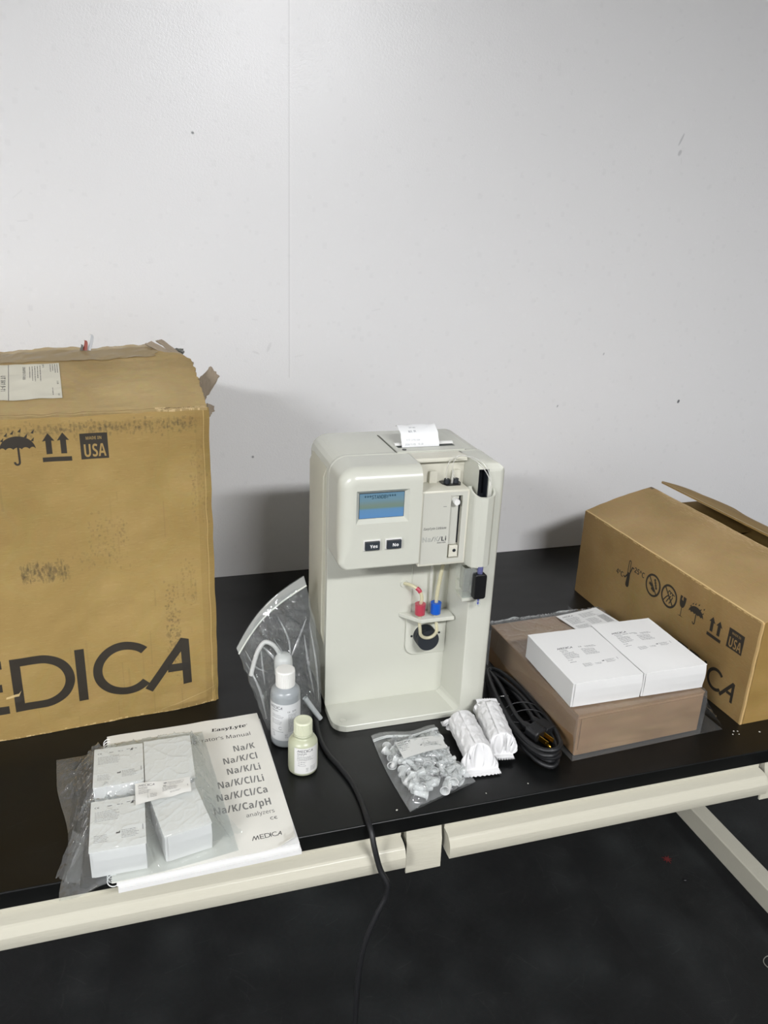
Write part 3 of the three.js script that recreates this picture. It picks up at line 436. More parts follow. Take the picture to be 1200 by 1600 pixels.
    const sides = [[[-1, -1], [1, -1]], [[1, -1], [1, 1]], [[1, 1], [-1, 1]], [[-1, 1], [-1, -1]]].map(([p, q]) => sheet((a, b) => { const u = lerp(p[0], q[0], a), v = lerp(p[1], q[1], a); return [cx + u * lerp(wx, ix, b), cy + v * lerp(wy, iy, b), lerp(zf, 0.5852, b)]; }, 1, 1));
    const d = merge([shell, cap, right, ...sides]);
    part('display_head', d, M.cream, g);
    const scr = canvasTex(512, 288, (x, w, h) => {
      const gr = x.createLinearGradient(0, 0, 0, h); [[0, '#6d93ab'], [0.3, '#7897a4'], [0.48, '#7f9288'], [0.58, '#7a9286'], [0.66, '#6b96bd'], [1, '#6596c8']].forEach(([a, c]) => gr.addColorStop(a, c)); x.fillStyle = gr; x.fillRect(0, 0, w, h);
      x.fillStyle = '#2c4a58'; x.font = 'bold 54px monospace'; x.textAlign = 'center'; x.save(); x.translate(w * 0.46, 66); x.scale(0.86, 1); x.fillText('***STANDBY***', 0, 0); x.restore();
      x.strokeStyle = '#24384a'; x.lineWidth = 7; x.strokeRect(0, 0, w, h);
      x.fillStyle = 'rgba(255,255,255,0.03)'; for (let i = 0; i < w; i += 6) x.fillRect(i, 0, 2, h);
    });
    part('display_screen', box(0.079, 0.1432, 0.3423, 0.3787, 0.5838, 0.5856), [0, 0, 0, 0, 1, 0].map((f) => (f ? S(0x5a6066, 0.25, { map: scr, emissive: 0xffffff, emissiveMap: scr, emissiveIntensity: 0.38 }) : M.dark)), g, 'blue lit display');
    for (const [x0, txt] of [[0.0865, 'Yes'], [0.1177, 'No']]) {
      const bt = canvasTex(192, 112, (x, w, h) => { x.fillStyle = '#2b3138'; x.fillRect(0, 0, w, h); x.fillStyle = '#f0f0ee'; x.font = 'bold 66px sans-serif'; x.textAlign = 'center'; x.fillText(txt, w * 0.58, h * 0.72); });
      const b = part('button', box(x0, x0 + 0.0208, 0.2995, 0.3118, 0.59, 0.5972, 0.0006), M.slate, g, 'dark button marked ' + txt);
      part('button_face', box(x0 + 0.0006, x0 + 0.0202, 0.3001, 0.3112, 0.5968, 0.5976), [0, 0, 0, 0, 1, 0].map((f) => (f ? S(0xffffff, 0.45, { map: bt }) : M.slate)), b);
      part('button_rim', merge([box(x0 - 0.0016, x0 + 0.0224, 0.3118, 0.3135, 0.59, 0.5935), box(x0 - 0.0016, x0 + 0.0224, 0.2979, 0.2995, 0.59, 0.5935), box(x0 - 0.0016, x0, 0.2995, 0.3118, 0.59, 0.5935), box(x0 + 0.0208, x0 + 0.0224, 0.2995, 0.3118, 0.59, 0.5935)]), M.white, b);
    }
  }
  // alcove behind the cartridge cover
  {
    const s = poly([[0.5255, 0.2695], [0.546, 0.2695], [0.546, 0.4075], [0.5555, 0.4085], [0.5555, 0.411], [0.5535, 0.4135], [0.551, 0.414], [0.5255, 0.414]]);
    part('alcove_wall', cr(exYZ(s, 0.1664, 0.2455)), M.ivory, g);
  }
  // cartridge cover
  {
    let c = box(0.1676, 0.2392, 0.2636, 0.3765, 0.5462, 0.5875, 0.0012);
    c = csg(c, box(0.2112, 0.2285, 0.2735, 0.3682, 0.5795, 0.6), SUBTRACTION);
    const cover = part('cartridge_cover', cr(c), M.ivory, g);
    let pl = box(0.1705, 0.2362, 0.2672, 0.3738, 0.587, 0.5881); pl = csg(pl, box(0.2112, 0.2285, 0.2735, 0.3682, 0.5795, 0.6), SUBTRACTION);
    const pp = pl.attributes.position, pu = pl.attributes.uv; for (let i = 0; i < pp.count; i++) pu.setXY(i, (pp.getX(i) - 0.1705) / 0.0657, (pp.getY(i) - 0.2672) / 0.1066);
    const k = 12, pt = canvasTex(65.7 * k, 106.6 * k, (x, w, h) => {
      x.fillStyle = '#babab0'; x.fillRect(0, 0, w, h); const X = (u) => (u - 0.1705) * 1000 * k, Y = (v) => h - (v - 0.2672) * 1000 * k;
      x.fillStyle = '#2e2f30'; x.save(); x.translate(X(0.1725), Y(0.3195)); x.transform(1, 0.0, -0.25, 1, 0, 0); x.font = 'bold 58px serif'; const m = x.measureText('EasyLyte Lithium').width; x.scale(0.0345 * 1000 * k / m, 1); x.fillText('EasyLyte Lithium', 0, 0); x.restore();
      x.font = '116px sans-serif'; const q = x.measureText('Na/K/Li').width; x.save(); x.translate(X(0.1715), Y(0.3015)); x.scale(0.0365 * 1000 * k / q, 1); x.lineWidth = 4; x.strokeStyle = '#7d8080'; x.strokeText('Na', 0, 0); let a = x.measureText('Na').width; x.fillStyle = '#55585a'; x.fillText('/', a, 0); a += x.measureText('/').width; x.strokeText('K', a, 0); a += x.measureText('K').width; x.fillText('/', a, 0); a += x.measureText('/').width; x.fillStyle = '#26292c'; x.font = 'bold 112px sans-serif'; x.fillText('Li', a, 0); x.restore();
      x.fillStyle = '#3a3c3e'; x.font = 'bold 32px sans-serif'; x.textAlign = 'right'; x.fillText('ANALYZER', X(0.2075), Y(0.2980)); x.textAlign = 'left'; lines(x, X(0.2005), Y(0.3535), 88, 1, 10, 22, '#606462', 9);
    });
    part('cover_plate', cr(pl), S(0xffffff, 0.45, { map: pt }), cover, 'grey printed face plate');
    part('slide', box(0.2116, 0.2243, 0.2938, 0.3678, 0.5797, 0.5852, 0.0006), M.plate, cover);
    part('slot_shade', box(0.2243, 0.2284, 0.2938, 0.3678, 0.5796, 0.5802), M.dark, cover, 'shade painted dark in the slot beside the slide');  // dark strip stands in for the shadow at the right of the slide
    part('slide_knob', cyl(0.0046, 0.0044, [0.2185, 0.3605, 0.585], [0.2182, 0.3603, 0.5945], 28), M.white, cover);
    const clip = part('sample_clip', box(0.2139, 0.2272, 0.2748, 0.2925, 0.5797, 0.5878, 0.001), M.ivory, cover);
    part('clip_hole', cyl(0.0025, 0.0025, [0.2216, 0.285, 0.5872], [0.2216, 0.285, 0.5882], 20), M.dark, clip);
    const so = part('tube_socket', cr(exXZ(poly([[0.2072, 0.5485], [0.2362, 0.5485], [0.2362, 0.560], [0.2318, 0.5695], [0.2115, 0.5695], [0.2072, 0.560]]), 0.3755, 0.3775)), M.black, cover, 'black double tube socket');
    for (const x of [0.2150, 0.2285]) part('socket_nut', cyl(0.0048, 0.0044, [x, 0.3775, 0.5585], [x, 0.3835, 0.5585], 8), M.dark, so);
    for (const [a, b] of [[0.1905, 0.2025], [0.2260, 0.2378]]) part('tube_guard', exXY(rrShape(a, 0.376, b, 0.394, [0, 0, 0.003, 0.003]), 0.5475, 0.5535, 0.0008), M.ivory, cover);
    for (const [dx, r] of [[0, 0.0008], [0.0065, 0.0008]]) part('sample_line', tube([[0.2150 + dx * 2, 0.381, 0.5585], [0.2135 + dx * 1.4, 0.396, 0.559], [0.2165 + dx, 0.4115, 0.562], [0.226 + dx * 0.6, 0.4195, 0.568], [0.243, 0.4195 - dx * 0.3, 0.576], [0.2575, 0.412 - dx, 0.585], [0.2655, 0.396 - dx, 0.592], [0.2665 - dx * 0.3, 0.375, 0.597], [0.2655, 0.352, 0.597]], r, 90, 8), M.clearTube, g);
    part('guide_pin', cyl(0.0016, 0.0016, [0.2222, 0.377, 0.5605], [0.2225, 0.397, 0.5605], 12), M.clearTube, cover);
  }
  // sampler barrel
  {
    const s = new THREE.Shape(); s.moveTo(0.2385, 0.583); s.quadraticCurveTo(0.2395, 0.5905, 0.2425, 0.5955); s.absarc(0.2580, 0.5875, 0.0186, Math.PI - 0.45, 0, true); s.lineTo(0.2766, 0.578); s.lineTo(0.2385, 0.578); s.lineTo(0.2385, 0.583);
    let b = exXZ(s, 0.2610, 0.3780, 0.0016);
    b = csg(b, cyl(0.0155, 0.0155, [0.2580, 0.29, 0.5875], [0.2580, 0.40, 0.5875], 40), SUBTRACTION);
    b = csg(b, box(0.2515, 0.2665, 0.30, 0.39, 0.565, 0.59), SUBTRACTION);
    const wedge = exYZ(poly([[0.560, 0.3835], [0.586, 0.3765], [0.6005, 0.3685], [0.63, 0.366], [0.63, 0.40], [0.56, 0.40]]), 0.22, 0.30);
    b = csg(b, wedge, SUBTRACTION);
    part('sampler_barrel', cr(b), M.cream, g);
    part('barrel_shade', merge([cyl(0.0154, 0.0154, [0.2580, 0.292, 0.5875], [0.2580, 0.364, 0.5875], 40, true), cyl(0.0153, 0.0153, [0.2580, 0.291, 0.5875], [0.2580, 0.293, 0.5875], 40)]), M.dark, g, 'inside of the sampler barrel with its shade painted dark');  // dark inner wall carries the shade of the open barrel
  }
  // probe wiper below
  {
    const p = part('probe_bracket', merge([box(0.2330, 0.2345, 0.216, 0.262, 0.575, 0.602), box(0.2345, 0.2520, 0.214, 0.2605, 0.6005, 0.602), box(0.2345, 0.2520, 0.2335, 0.2350, 0.577, 0.6005), box(0.2345, 0.2520, 0.214, 0.2155, 0.575, 0.6005), box(0.2520, 0.2535, 0.214, 0.2605, 0.575, 0.602)]), M.clear, g, 'clear plastic probe bracket');
    part('bracket_core', box(0.2375, 0.2475, 0.221, 0.256, 0.578, 0.596, 0.002), P(0xb9bcb2, 0.25, { transmission: 0.75 }), p);
    part('bracket_foot', box(0.2355, 0.2535, 0.2065, 0.2138, 0.575, 0.5985, 0.001), M.cream, p);
    const c = part('probe_clip', exXY(rrShape(0.2482, 0.2140, 0.2668, 0.2530, [0.003, 0.004, 0.004, 0.003]), 0.598, 0.611, 0.0015), M.black, g, 'black clip on the probe');
    part('probe_neck', cyl(0.0042, 0.0042, [0.2575, 0.253, 0.6045], [0.2575, 0.2635, 0.6045], 20), P(0x8f92c8, 0.2, { transmission: 0.7 }), c);
    part('probe_tip', merge([cyl(0.0042, 0.0046, [0.2585, 0.2015, 0.6045], [0.2585, 0.2140, 0.6045], 20)]), M.clear, c);
    part('tip_mark', merge([cyl(0.0016, 0.0016, [0.2585, 0.2035, 0.6045], [0.2585, 0.2065, 0.6045], 12), cyl(0.0016, 0.0016, [0.2585, 0.2085, 0.6045], [0.2585, 0.2115, 0.6045], 12)]), S(0x2d3aa8, 0.4), c, 'blue mark on the probe tip');
  }
  // pump
  {
    const pl = part('pump_plate', cr(exXY(rrShape(0.1765, 0.0845, 0.2428, 0.1500, [0.018, 0, 0, 0]), 0.5258, 0.5300, 0.0008)), M.cream, g);
    for (const [x, y, r] of [[0.1863, 0.1182, 0.0018], [0.2320, 0.1193, 0.0018], [0.2092, 0.1412, 0.0026]]) part('screw_hole', cyl(r, r, [x, y, 0.5295], [x, y, 0.5304], 18), M.dark, pl);
    const sh = exXZ(poly([[0.165, 0.527], [0.1905, 0.556], [0.2445, 0.556], [0.2445, 0.527]]), 0.1535, 0.1595, 0.0008); part('pump_shelf', cr(sh), M.cream, g);
    part('pump_rotor', merge([cyl(0.0178, 0.0178, [0.2068, 0.1190, 0.530], [0.2068, 0.1190, 0.541], 48), cyl(0.0165, 0.0165, [0.2068, 0.1190, 0.541], [0.2068, 0.1190, 0.5425], 48), cyl(0.0178, 0.0172, [0.2068, 0.1190, 0.5425], [0.2068, 0.1190, 0.5505], 48)]), M.dark, g, 'dark round pump rotor');
    part('tube_collar', merge([cyl(0.0078, 0.0082, [0.1910, 0.1655, 0.5475], [0.1910, 0.1830, 0.5475], 28)]), M.red, g, 'red tube collar');
    part('tube_collar', merge([cyl(0.0078, 0.0082, [0.2163, 0.1645, 0.5475], [0.2163, 0.1825, 0.5475], 28)]), M.blue, g, 'blue tube collar');
    const U = []; for (let i = 0; i <= 12; i++) { const a = Math.PI + Math.PI * i / 12; U.push([0.2045 + 0.0135 * Math.cos(a), 0.1385 + 0.0125 * Math.sin(a), 0.5535]); }
    part('pump_tube', tube([[0.1908, 0.162, 0.5475], [0.1908, 0.152, 0.549], ...U, [0.2175, 0.150, 0.55], [0.2168, 0.162, 0.5475]], 0.0026, 90, 12), M.amber, g, 'pale yellow loop of pump tubing');
    part('waste_tube', tube([[0.1910, 0.180, 0.5475], [0.1925, 0.192, 0.548], [0.1905, 0.2005, 0.5475], [0.1865, 0.2065, 0.545], [0.178, 0.2105, 0.538], [0.1705, 0.2095, 0.527]], 0.0027, 60, 12), M.amber, g);
    part('tube_band', tube([[0.1899, 0.2018, 0.5472], [0.1878, 0.2052, 0.5458], [0.1848, 0.2078, 0.5435]], 0.0034, 20, 14), M.red, g, 'red band on the tube');
    part('wall_grommet', cyl(0.0062, 0.0056, [0.1705, 0.2085, 0.5258], [0.1705, 0.2085, 0.528], 24), M.cream, g);
    part('feed_tube', tube([[0.2163, 0.180, 0.5475], [0.2180, 0.200, 0.546], [0.2230, 0.232, 0.544], [0.2260, 0.272, 0.548]], 0.0029, 50, 12), M.amber, g, 'pale yellow feed tube');
    part('drain_tube', tube([[0.2118, 0.158, 0.534], [0.2122, 0.19, 0.533], [0.2118, 0.23, 0.533], [0.2125, 0.275, 0.54]], 0.0027, 40, 12), M.clearTube, g, 'clear tube');
    part('cable_rib', tube([[0.184, 0.158, 0.5265], [0.1835, 0.21, 0.5265], [0.1835, 0.235, 0.5265], [0.1885, 0.255, 0.5265], [0.194, 0.272, 0.5265]], 0.0007, 40, 8), M.cream, g);
  }
  // printer
  {
    for (const x of [0.1499, 0.2551]) part('printer_seam', box(x, x + 0.001, 0.4125, 0.41465, 0.425, 0.5235), S(0x565850, 0.7), g);
    const cv = part('printer_cover', merge([box(0.1511, 0.2549, 0.4128, 0.4156, 0.5035, 0.5225), box(0.1511, 0.2549, 0.4128, 0.4156, 0.428, 0.4865), box(0.1511, 0.1585, 0.4128, 0.4156, 0.4865, 0.5035), box(0.2475, 0.2549, 0.4128, 0.4156, 0.4865, 0.5035)]), M.cream, g);
    part('paper_slot', box(0.1585, 0.2475, 0.4140, 0.4146, 0.4865, 0.5035), S(0x4d524e, 0.6), cv);
    part('tear_bar', exYZ(poly([[0.483, 0.4156], [0.492, 0.4156], [0.489, 0.4186], [0.4855, 0.4186]]), 0.1575, 0.2485), M.white, cv);
    part('feed_button', cyl(0.0032, 0.003, [0.1645, 0.4155, 0.5135], [0.1645, 0.4165, 0.5135], 24), M.black, cv, 'black round feed button');
    const pt = canvasTex(464, 320, (x, w, h) => { x.fillStyle = '#e4e5e5'; x.fillRect(0, 0, w, h); x.fillStyle = '#7d8288'; x.font = '26px monospace'; x.fillText('OK?#N', 130, 138); x.font = 'bold 26px monospace'; x.fillText('MUX OK', 104, 178); x.font = '22px monospace'; x.fillText('TEST LYTE/004', 60, 258); x.fillText('2024/11/05  10:28', 40, 296); });
    const path = new THREE.CatmullRomCurve3([[0, 0.437, 0.463], [0, 0.4402, 0.4700], [0, 0.4385, 0.4800], [0, 0.4325, 0.4905], [0, 0.4235, 0.4965], [0, 0.4135, 0.4985]].map((q) => new THREE.Vector3(...q)));
    part('printout', sheet((a, b) => { const q = path.getPoint(b); return [lerp(0.1655, 0.2235, a) + 0.0006 * noise2(b * 3, 1), q.y + 0.0008 * noise2(a * 3, b * 3) * (1 - b) + 0.0018 * a * (1 - b), q.z]; }, 20, 40), S(0xffffff, 0.7, { map: pt }), g, 'white printed paper slip');
  }
}

// ---------------------------------------------------------------- cartons and the bagged brown box
const cardWhite = S(0xcfcfcd, 0.55);
function cartonPrint(w, d, k, seed, o, draw) { return canvasTex(w * k, d * k, (x, W, H) => { x.fillStyle = '#e0e0de'; x.fillRect(0, 0, W, H); draw(x, W, H); }); }
const ink = '#3a3c40';
function smallPrint(x, X, Y, s, second) {     // the block of small print on a carton top, s pixels per millimetre
  lettering(x, X, Y, 5.2 * s, 0.15, '#2e3034');
  x.fillStyle = ink; x.font = `bold ${3 * s}px sans-serif`; x.fillText(second ? 'EasyLyte  Lithium  Na/K/Li' : 'EasyLyte', X + 1 * s, Y + 4.6 * s); x.font = `bold ${2.6 * s}px sans-serif`; x.fillText('REF 2113', X + 2 * s, Y + 8.8 * s);
  lines(x, X + 1 * s, Y + 11 * s, 26 * s, 7, 2.5 * s, 1.5 * s, ink, 51 + (second ? 9 : 0)); ce(x, X + 37 * s, Y - 1 * s + (second ? 7 * s : 0), 3 * s, ink); lines(x, X + 46 * s, Y - 2 * s + (second ? 7 * s : 0), 22 * s, 2, 2.6 * s, 1.6 * s, ink, 60);
  lines(x, X + 36 * s, Y + 6 * s + (second ? 6 * s : 0), 26 * s, 7, 2.5 * s, 1.5 * s, ink, 55); lines(x, X, Y + 31 * s, 9 * s, 1, 3 * s, 2 * s, ink, 57); lines(x, X, Y + 37 * s, 12 * s, 1, 3 * s, 2 * s, ink, 58);
  lines(x, X + 16 * s, Y + 45 * s, 16 * s, 4, 2.3 * s, 1.3 * s, ink, 61); factory(x, X + 50 * s, Y + 45 * s, 4 * s, ink); lines(x, X + 56 * s, Y + 41 * s, 18 * s, 4, 2.3 * s, 1.3 * s, ink, 62); lines(x, X + 36 * s, Y + 47 * s, 14 * s, 2, 2.3 * s, 1.3 * s, ink, 63);
  x.fillStyle = ink; x.fillRect(X + 78 * s, Y + 38 * s, 0.6 * s, 6 * s);
}
function carton(name, label, x0, x1, z0, z1, y0, y1, tex, bulge = 0.0012, group) {
  const g = thing(name, label, 'box', [0, 0, 0], 0, [(x0 + x1) / 2, y0, (z0 + z1) / 2], group), w = x1 - x0, d = z1 - z0;
  part('carton_body', box(x0 + 0.0006, x1 - 0.0006, y0, y1 - 0.0008, z0, z1 - 0.0012, 0.0006), cardWhite, g);
  part('lid_panel', slab((a, b) => [x0 + w * a, y1 + bulge * Math.sin(Math.PI * a) * Math.sin(Math.PI * b) + 0.0003 * noise2(a * 4 + x0 * 30, b * 4), z0 + d * b], 24, 24, 0.0007), S(0xffffff, 0.55, { map: tex }), g);
  part('end_flap', slab((a, b) => [x0 + 0.0035 + (w - 0.0045) * a, lerp(y1, y0 + 0.0006, b), z1 - 0.0002 + 0.0022 * Math.sin(Math.PI * Math.min(1, b * 1.15)) * (0.4 + 0.6 * a)], 14, 10, 0.0006), cardWhite, g);
  return g;
}
{
  const t1 = cartonPrint(0.116, 0.145, 8000, 1, 0, (x, W, H) => smallPrint(x, 24 * 8, 55 * 8, 8, false));
  const t2 = cartonPrint(0.1095, 0.151, 8000, 1, 0, (x, W, H) => smallPrint(x, 17 * 8, 38 * 8, 8, true));
  carton('reagent_carton', 'white printed carton on the brown box, nearer the analyzer', 0.3700, 0.4860, 0.5630, 0.7080, 0.0755, 0.1155, t1, 0.0012, 'white cartons on the brown box');
  carton('reagent_carton', 'white printed carton on the brown box, next to the open carton', 0.4872, 0.5970, 0.5570, 0.7080, 0.0755, 0.1158, t2, 0.002, 'white cartons on the brown box');
}
const BX = { x: 0.4815, z: 0.5795, turn: 0.045, w: 0.222, d: 0.278, h: 0.0715 };
{
  const { w, d, h } = BX, g = thing('brown_box', 'flat brown cardboard box inside a clear zip bag under two white cartons', 'cardboard box', [BX.x, 0, BX.z], BX.turn);
  const bt = canvasTex(512, 512, (x, W, H) => kraft(x, W, H, 90, [136, 105, 75], 0.0006)); bt.wrapS = bt.wrapT = THREE.RepeatWrapping; const bm = S(0xffffff, 0.7, { map: bt });
  part('box_body', box(-w / 2, w / 2, 0.001, h - 0.004, -d / 2, d / 2, 0.0025), bm, g);
  part('lid', slab((a, b) => [-w / 2 - 0.0005 + (w + 0.001) * a, h - 0.0005, -d / 2 + (d - 0.001) * b], 4, 4, 0.0034), bm, g);
  part('front_flap', slab((a, b) => [-w / 2 + 0.004 + (w - 0.008) * a, lerp(h - 0.006, 0.012, b), d / 2 + 0.0014 + 0.0008 * Math.sin(Math.PI * b)], 6, 6, 0.0016), bm, g);
}
// film over things: rect = outline in its own frame, tops = boxes under it
function drape(x, z, tops, slope) { let h = 0; for (const [cx, cz, w, d, turn, y] of tops) { const c = Math.cos(turn), s = Math.sin(turn), dx = x - cx, dz = z - cz, u = Math.abs(dx * c - dz * s) - w / 2, v = Math.abs(dx * s + dz * c) - d / 2, q = Math.hypot(Math.max(u, 0), Math.max(v, 0)); h = Math.max(h, y - q * slope); } return h; }
const crease = (x, z, f, seed) => { const a = noise2(x * f + seed, z * f), b = noise2(x * f * 2.3 + seed * 3, z * f * 1.7 + 4); return (1 - Math.abs(a)) ** 9 * 0.8 + (1 - Math.abs(b)) ** 12 * 0.5 + 0.25 * (a + 1); };
{
  const g = thing('zip_bag', 'clear zip bag holding the brown box, zip edge towards the wall', 'plastic bag', [BX.x, 0, BX.z], BX.turn);
  const { w, d, h } = BX, top = [[0, 0, w + 0.004, d + 0.004, 0, h + 0.0016]];
  // outline: u across, v from the zip (back) to the front
  const L = (v) => lerp(-w / 2 - 0.004, -w / 2 - 0.0065, v) - 0.004 * Math.sin(Math.PI * v * 0.9) * smooth(v, 0, 0.2), R = (v) => w / 2 + 0.012 + 0.036 * smooth(v, 0.6, 0.97) - 0.006 * smooth(v, 0.97, 1), F = d / 2 + 0.0085, Bk = -d / 2 - 0.105;
  const at = (a, v) => { const z = lerp(Bk + 0.012 * Math.sin(a * 3), F, v), x = lerp(L(v), R(v), a); return [x, z]; };
  const hgt = (x, z, a, v) => { let y = drape(x, z, top, z < -d / 2 ? 0.62 : 5.5); if (z > d / 2 + 0.002) y = Math.min(y, (h + 0.0016) * clamp((F - z) / (F - d / 2 - 0.002), 0, 1)); if (x > w / 2) y = Math.max(y, (h - 0.012) * clamp(1 - (x - w / 2) / (R(v) - w / 2 + 0.001), 0, 1) * (0.5 + 0.5 * smooth(v, 0.5, 0.9))); const e = Math.min(a, 1 - a, 1 - v) * 30; const free = z < -d / 2 || x > w / 2 + 0.003 ? 1 : 0.35; return Math.max(0.0012, y) + free * 0.0048 * crease(x, z, 24, 2) * clamp(e, 0, 1); };
  part('bag_film', sheet((a, v) => { const vv = v < 0.26 ? v : 0.26 + (v - 0.26) * 1, [x, z] = at(a, vv); return [x, hgt(x, z, a, vv), z]; }, 150, 170), film(), g);
  part('bag_film', sheet((a, v) => { const [x, z] = at(a, v); return [x, 0.0005, z]; }, 8, 8), film(0.96, 0.1), g);
  for (const [k, r] of [[0.022, 0.0011], [0.028, 0.0011]]) part('zip_strip', tube(Array.from({ length: 15 }, (_, i) => { const a = i / 14, [x, z] = at(a, k * 2.6 + 0.01); return [x, hgt(x, z, a, 0.05) + 0.001, z]; }), r, 60, 8), P(0xdfe4e4, 0.25, { transmission: 0.5 }), g);
  const lt = canvasTex(720, 560, (x, W, H) => { x.fillStyle = '#d2d3d1'; x.fillRect(0, 0, W, H); lettering(x, 60, 90, 36, 0.12, ink); lines(x, 60, 120, 220, 9, 20, 12, ink, 70); lines(x, 330, 70, 300, 6, 20, 11, ink, 71); lines(x, 330, 230, 200, 8, 20, 11, ink, 72); lines(x, 60, 340, 230, 8, 20, 11, ink, 73); x.fillStyle = ink; for (let i = 0, p = 560; p < 680; i++) { const r = rng(i + 5)(); x.fillRect(p, 200, 2 + 4 * r, 220); p += 6 + 7 * r; } });
  part('bag_label', sheet((a, b) => { const x = lerp(0.012, 0.102, a) + 0.012 * b, z = lerp(-0.131, -0.062, b) - 0.010 * a; return [x, Math.max(hgt(x, z, 0.5, 0.3), h + 0.003) + 0.0006, z]; }, 10, 10), S(0xffffff, 0.5, { map: lt }), g, 'white printed label');
}

// ---------------------------------------------------------------- four small cartons in a bag on the manual
const MB = 0.0150;
{
  const lt = (top) => canvasTex(620, 850, (x, W, H) => { x.fillStyle = '#dadad6'; x.fillRect(0, 0, W, H); ce(x, 60, 120, 30, ink); lines(x, 190, 108, 60, 1, 20, 22, ink, 80); lines(x, 300, 108, 70, 1, 20, 22, ink, 81); lines(x, 410, 90, 150, 1, 20, 18, ink, 82); x.fillStyle = ink; x.beginPath(); x.moveTo(450, 130); x.lineTo(490, 130); x.lineTo(490, 70); x.fill(); lines(x, 50, 200, 290, 7, 26, 12, ink, 83); lines(x, 50, 600, 160, 5, 26, 12, ink, 84); factory(x, 290, 615, 46, ink); lines(x, 350, 570, 190, 6, 24, 12, ink, 85); x.fillStyle = ink; x.fillRect(585, 520, 6, 90); });
  const plain = canvasTex(64, 64, (x, W, H) => { x.fillStyle = '#dadad6'; x.fillRect(0, 0, W, H); }), tx = lt();
  const G = 'small white cartons in the clear bag';
  carton('small_carton', 'small white carton with small print in clear bag, far left on the manual', -0.2825, -0.2212, 0.6120, 0.6900, MB, 0.0515, tx, 0.0006, G);
  carton('small_carton', 'small white carton with small print in clear bag, nearest the bench edge on the left', -0.2835, -0.2215, 0.7165, 0.8010, MB, 0.0520, tx, 0.0006, G);
  carton('small_carton', 'plain white small carton in clear bag, far right on the manual', -0.2200, -0.1590, 0.6095, 0.7000, MB, 0.0515, plain, 0.0006, G);
  const c = carton('small_carton', 'plain white small carton lying askew in clear bag, near right on the manual', -0.0280, 0.0280, -0.0400, 0.0380, MB, 0.0520, plain, 0.0006, G);
  c.position.set(-0.1815, BY + MB, 0.7540); c.rotation.y = 0.19;
  const g = thing('clear_bag', 'clear plastic bag wrapped round four small white cartons on the manual', 'plastic bag', [0, 0, 0], 0, [-0.22, 0, 0.69]);
  const tops = [[-0.25185, 0.651, 0.063, 0.08, 0, 0.0530], [-0.2525, 0.7587, 0.064, 0.086, 0, 0.0535], [-0.1895, 0.6548, 0.063, 0.092, 0, 0.0530], [-0.1815, 0.754, 0.058, 0.079, 0.19, 0.0535]];
  const C = [[-0.338, 0.556], [-0.139, 0.556], [-0.118, 0.800], [-0.318, 0.812]];
  const at = (a, b) => { const e = (0.012 * smooth(b, 0.2, 0.62) - 0.012 * smooth(b, 0.7, 0.98)) * (a < 0.5 ? 1 - 2 * a : 0); return [0, 1].map((i) => lerp(lerp(C[0][i], C[1][i], a), lerp(C[3][i], C[2][i], a), b)).map((q, i) => q + (i ? 0.008 * Math.sin(Math.PI * a) * (b - 0.3) : e)); };
  const y0 = (x) => (x > -0.265 ? 0.0152 : lerp(0.0022, 0.0152, smooth(x, -0.305, -0.265)));
  const hg = (x, z, a, b) => { const e = clamp(Math.min(a, 1 - a, b, 1 - b) * 14, 0, 1), top = drape(x, z, tops, z > 0.79 ? 4.5 : 1.6), on = top > 0.052 ? 0.35 : 1; return Math.max(y0(x) + 0.0012, top) + e * on * (0.0075 * crease(x, z, 19, 7) + 0.0024 * crease(x, z, 55, 9)); };
  part('bag_film', sheet((a, b) => { const [x, z] = at(a, b); return [x, hg(x, z, a, b), z]; }, 170, 190), film(), g);
  part('bag_film', sheet((a, b) => { const [x, z] = at(a, b); return [x, y0(x) + 0.0004, z]; }, 40, 20), film(0.96, 0.1), g);
  const tail = (p, q, r, s) => part('bag_corner', sheet((a, b) => { const t = [0, 1, 2].map((i) => lerp(lerp(p[i], q[i], a), lerp(s[i], r[i], a), b)); return [t[0], t[1] + 0.004 * crease(t[0], t[2], 40, 3), t[2]]; }, 16, 16), film(), g);
  tail([-0.305, 0.028, 0.735], [-0.290, 0.034, 0.752], [-0.296, 0.010, 0.803], [-0.324, 0.004, 0.778]);
  tail([-0.152, 0.045, 0.720], [-0.140, 0.038, 0.735], [-0.110, 0.0175, 0.775], [-0.148, 0.020, 0.783]);
  const bl = canvasTex(680, 380, (x, W, H) => { x.fillStyle = '#d2d2cd'; x.fillRect(0, 0, W, H); lettering(x, 40, 70, 40, 0.12, ink); x.fillStyle = ink; x.font = 'bold 26px sans-serif'; x.fillText('EasyLyte', 40, 104); lines(x, 40, 120, 150, 5, 20, 11, ink, 90); factory(x, 350, 66, 36, ink); lines(x, 396, 36, 230, 3, 18, 10, ink, 91); ce(x, 350, 110, 20, ink); lines(x, 420, 100, 200, 1, 18, 13, ink, 92); lines(x, 330, 145, 210, 6, 17, 10, ink, 93); lines(x, 180, 230, 100, 5, 18, 10, ink, 94); lines(x, 420, 270, 150, 2, 18, 10, ink, 95); x.fillStyle = ink; x.fillRect(640, 180, 5, 50); });
  part('bag_label', sheet((a, b) => { const x = lerp(-0.2320, -0.1660, a), z = lerp(0.702, 0.7405, b) + 0.003 * a * (1 - b) - 0.009 * a * b; return [x, 0.0575 + 0.0012 * noise2(a * 2, b), z]; }, 14, 8), S(0xffffff, 0.5, { map: bl }), g, 'white printed label');
}

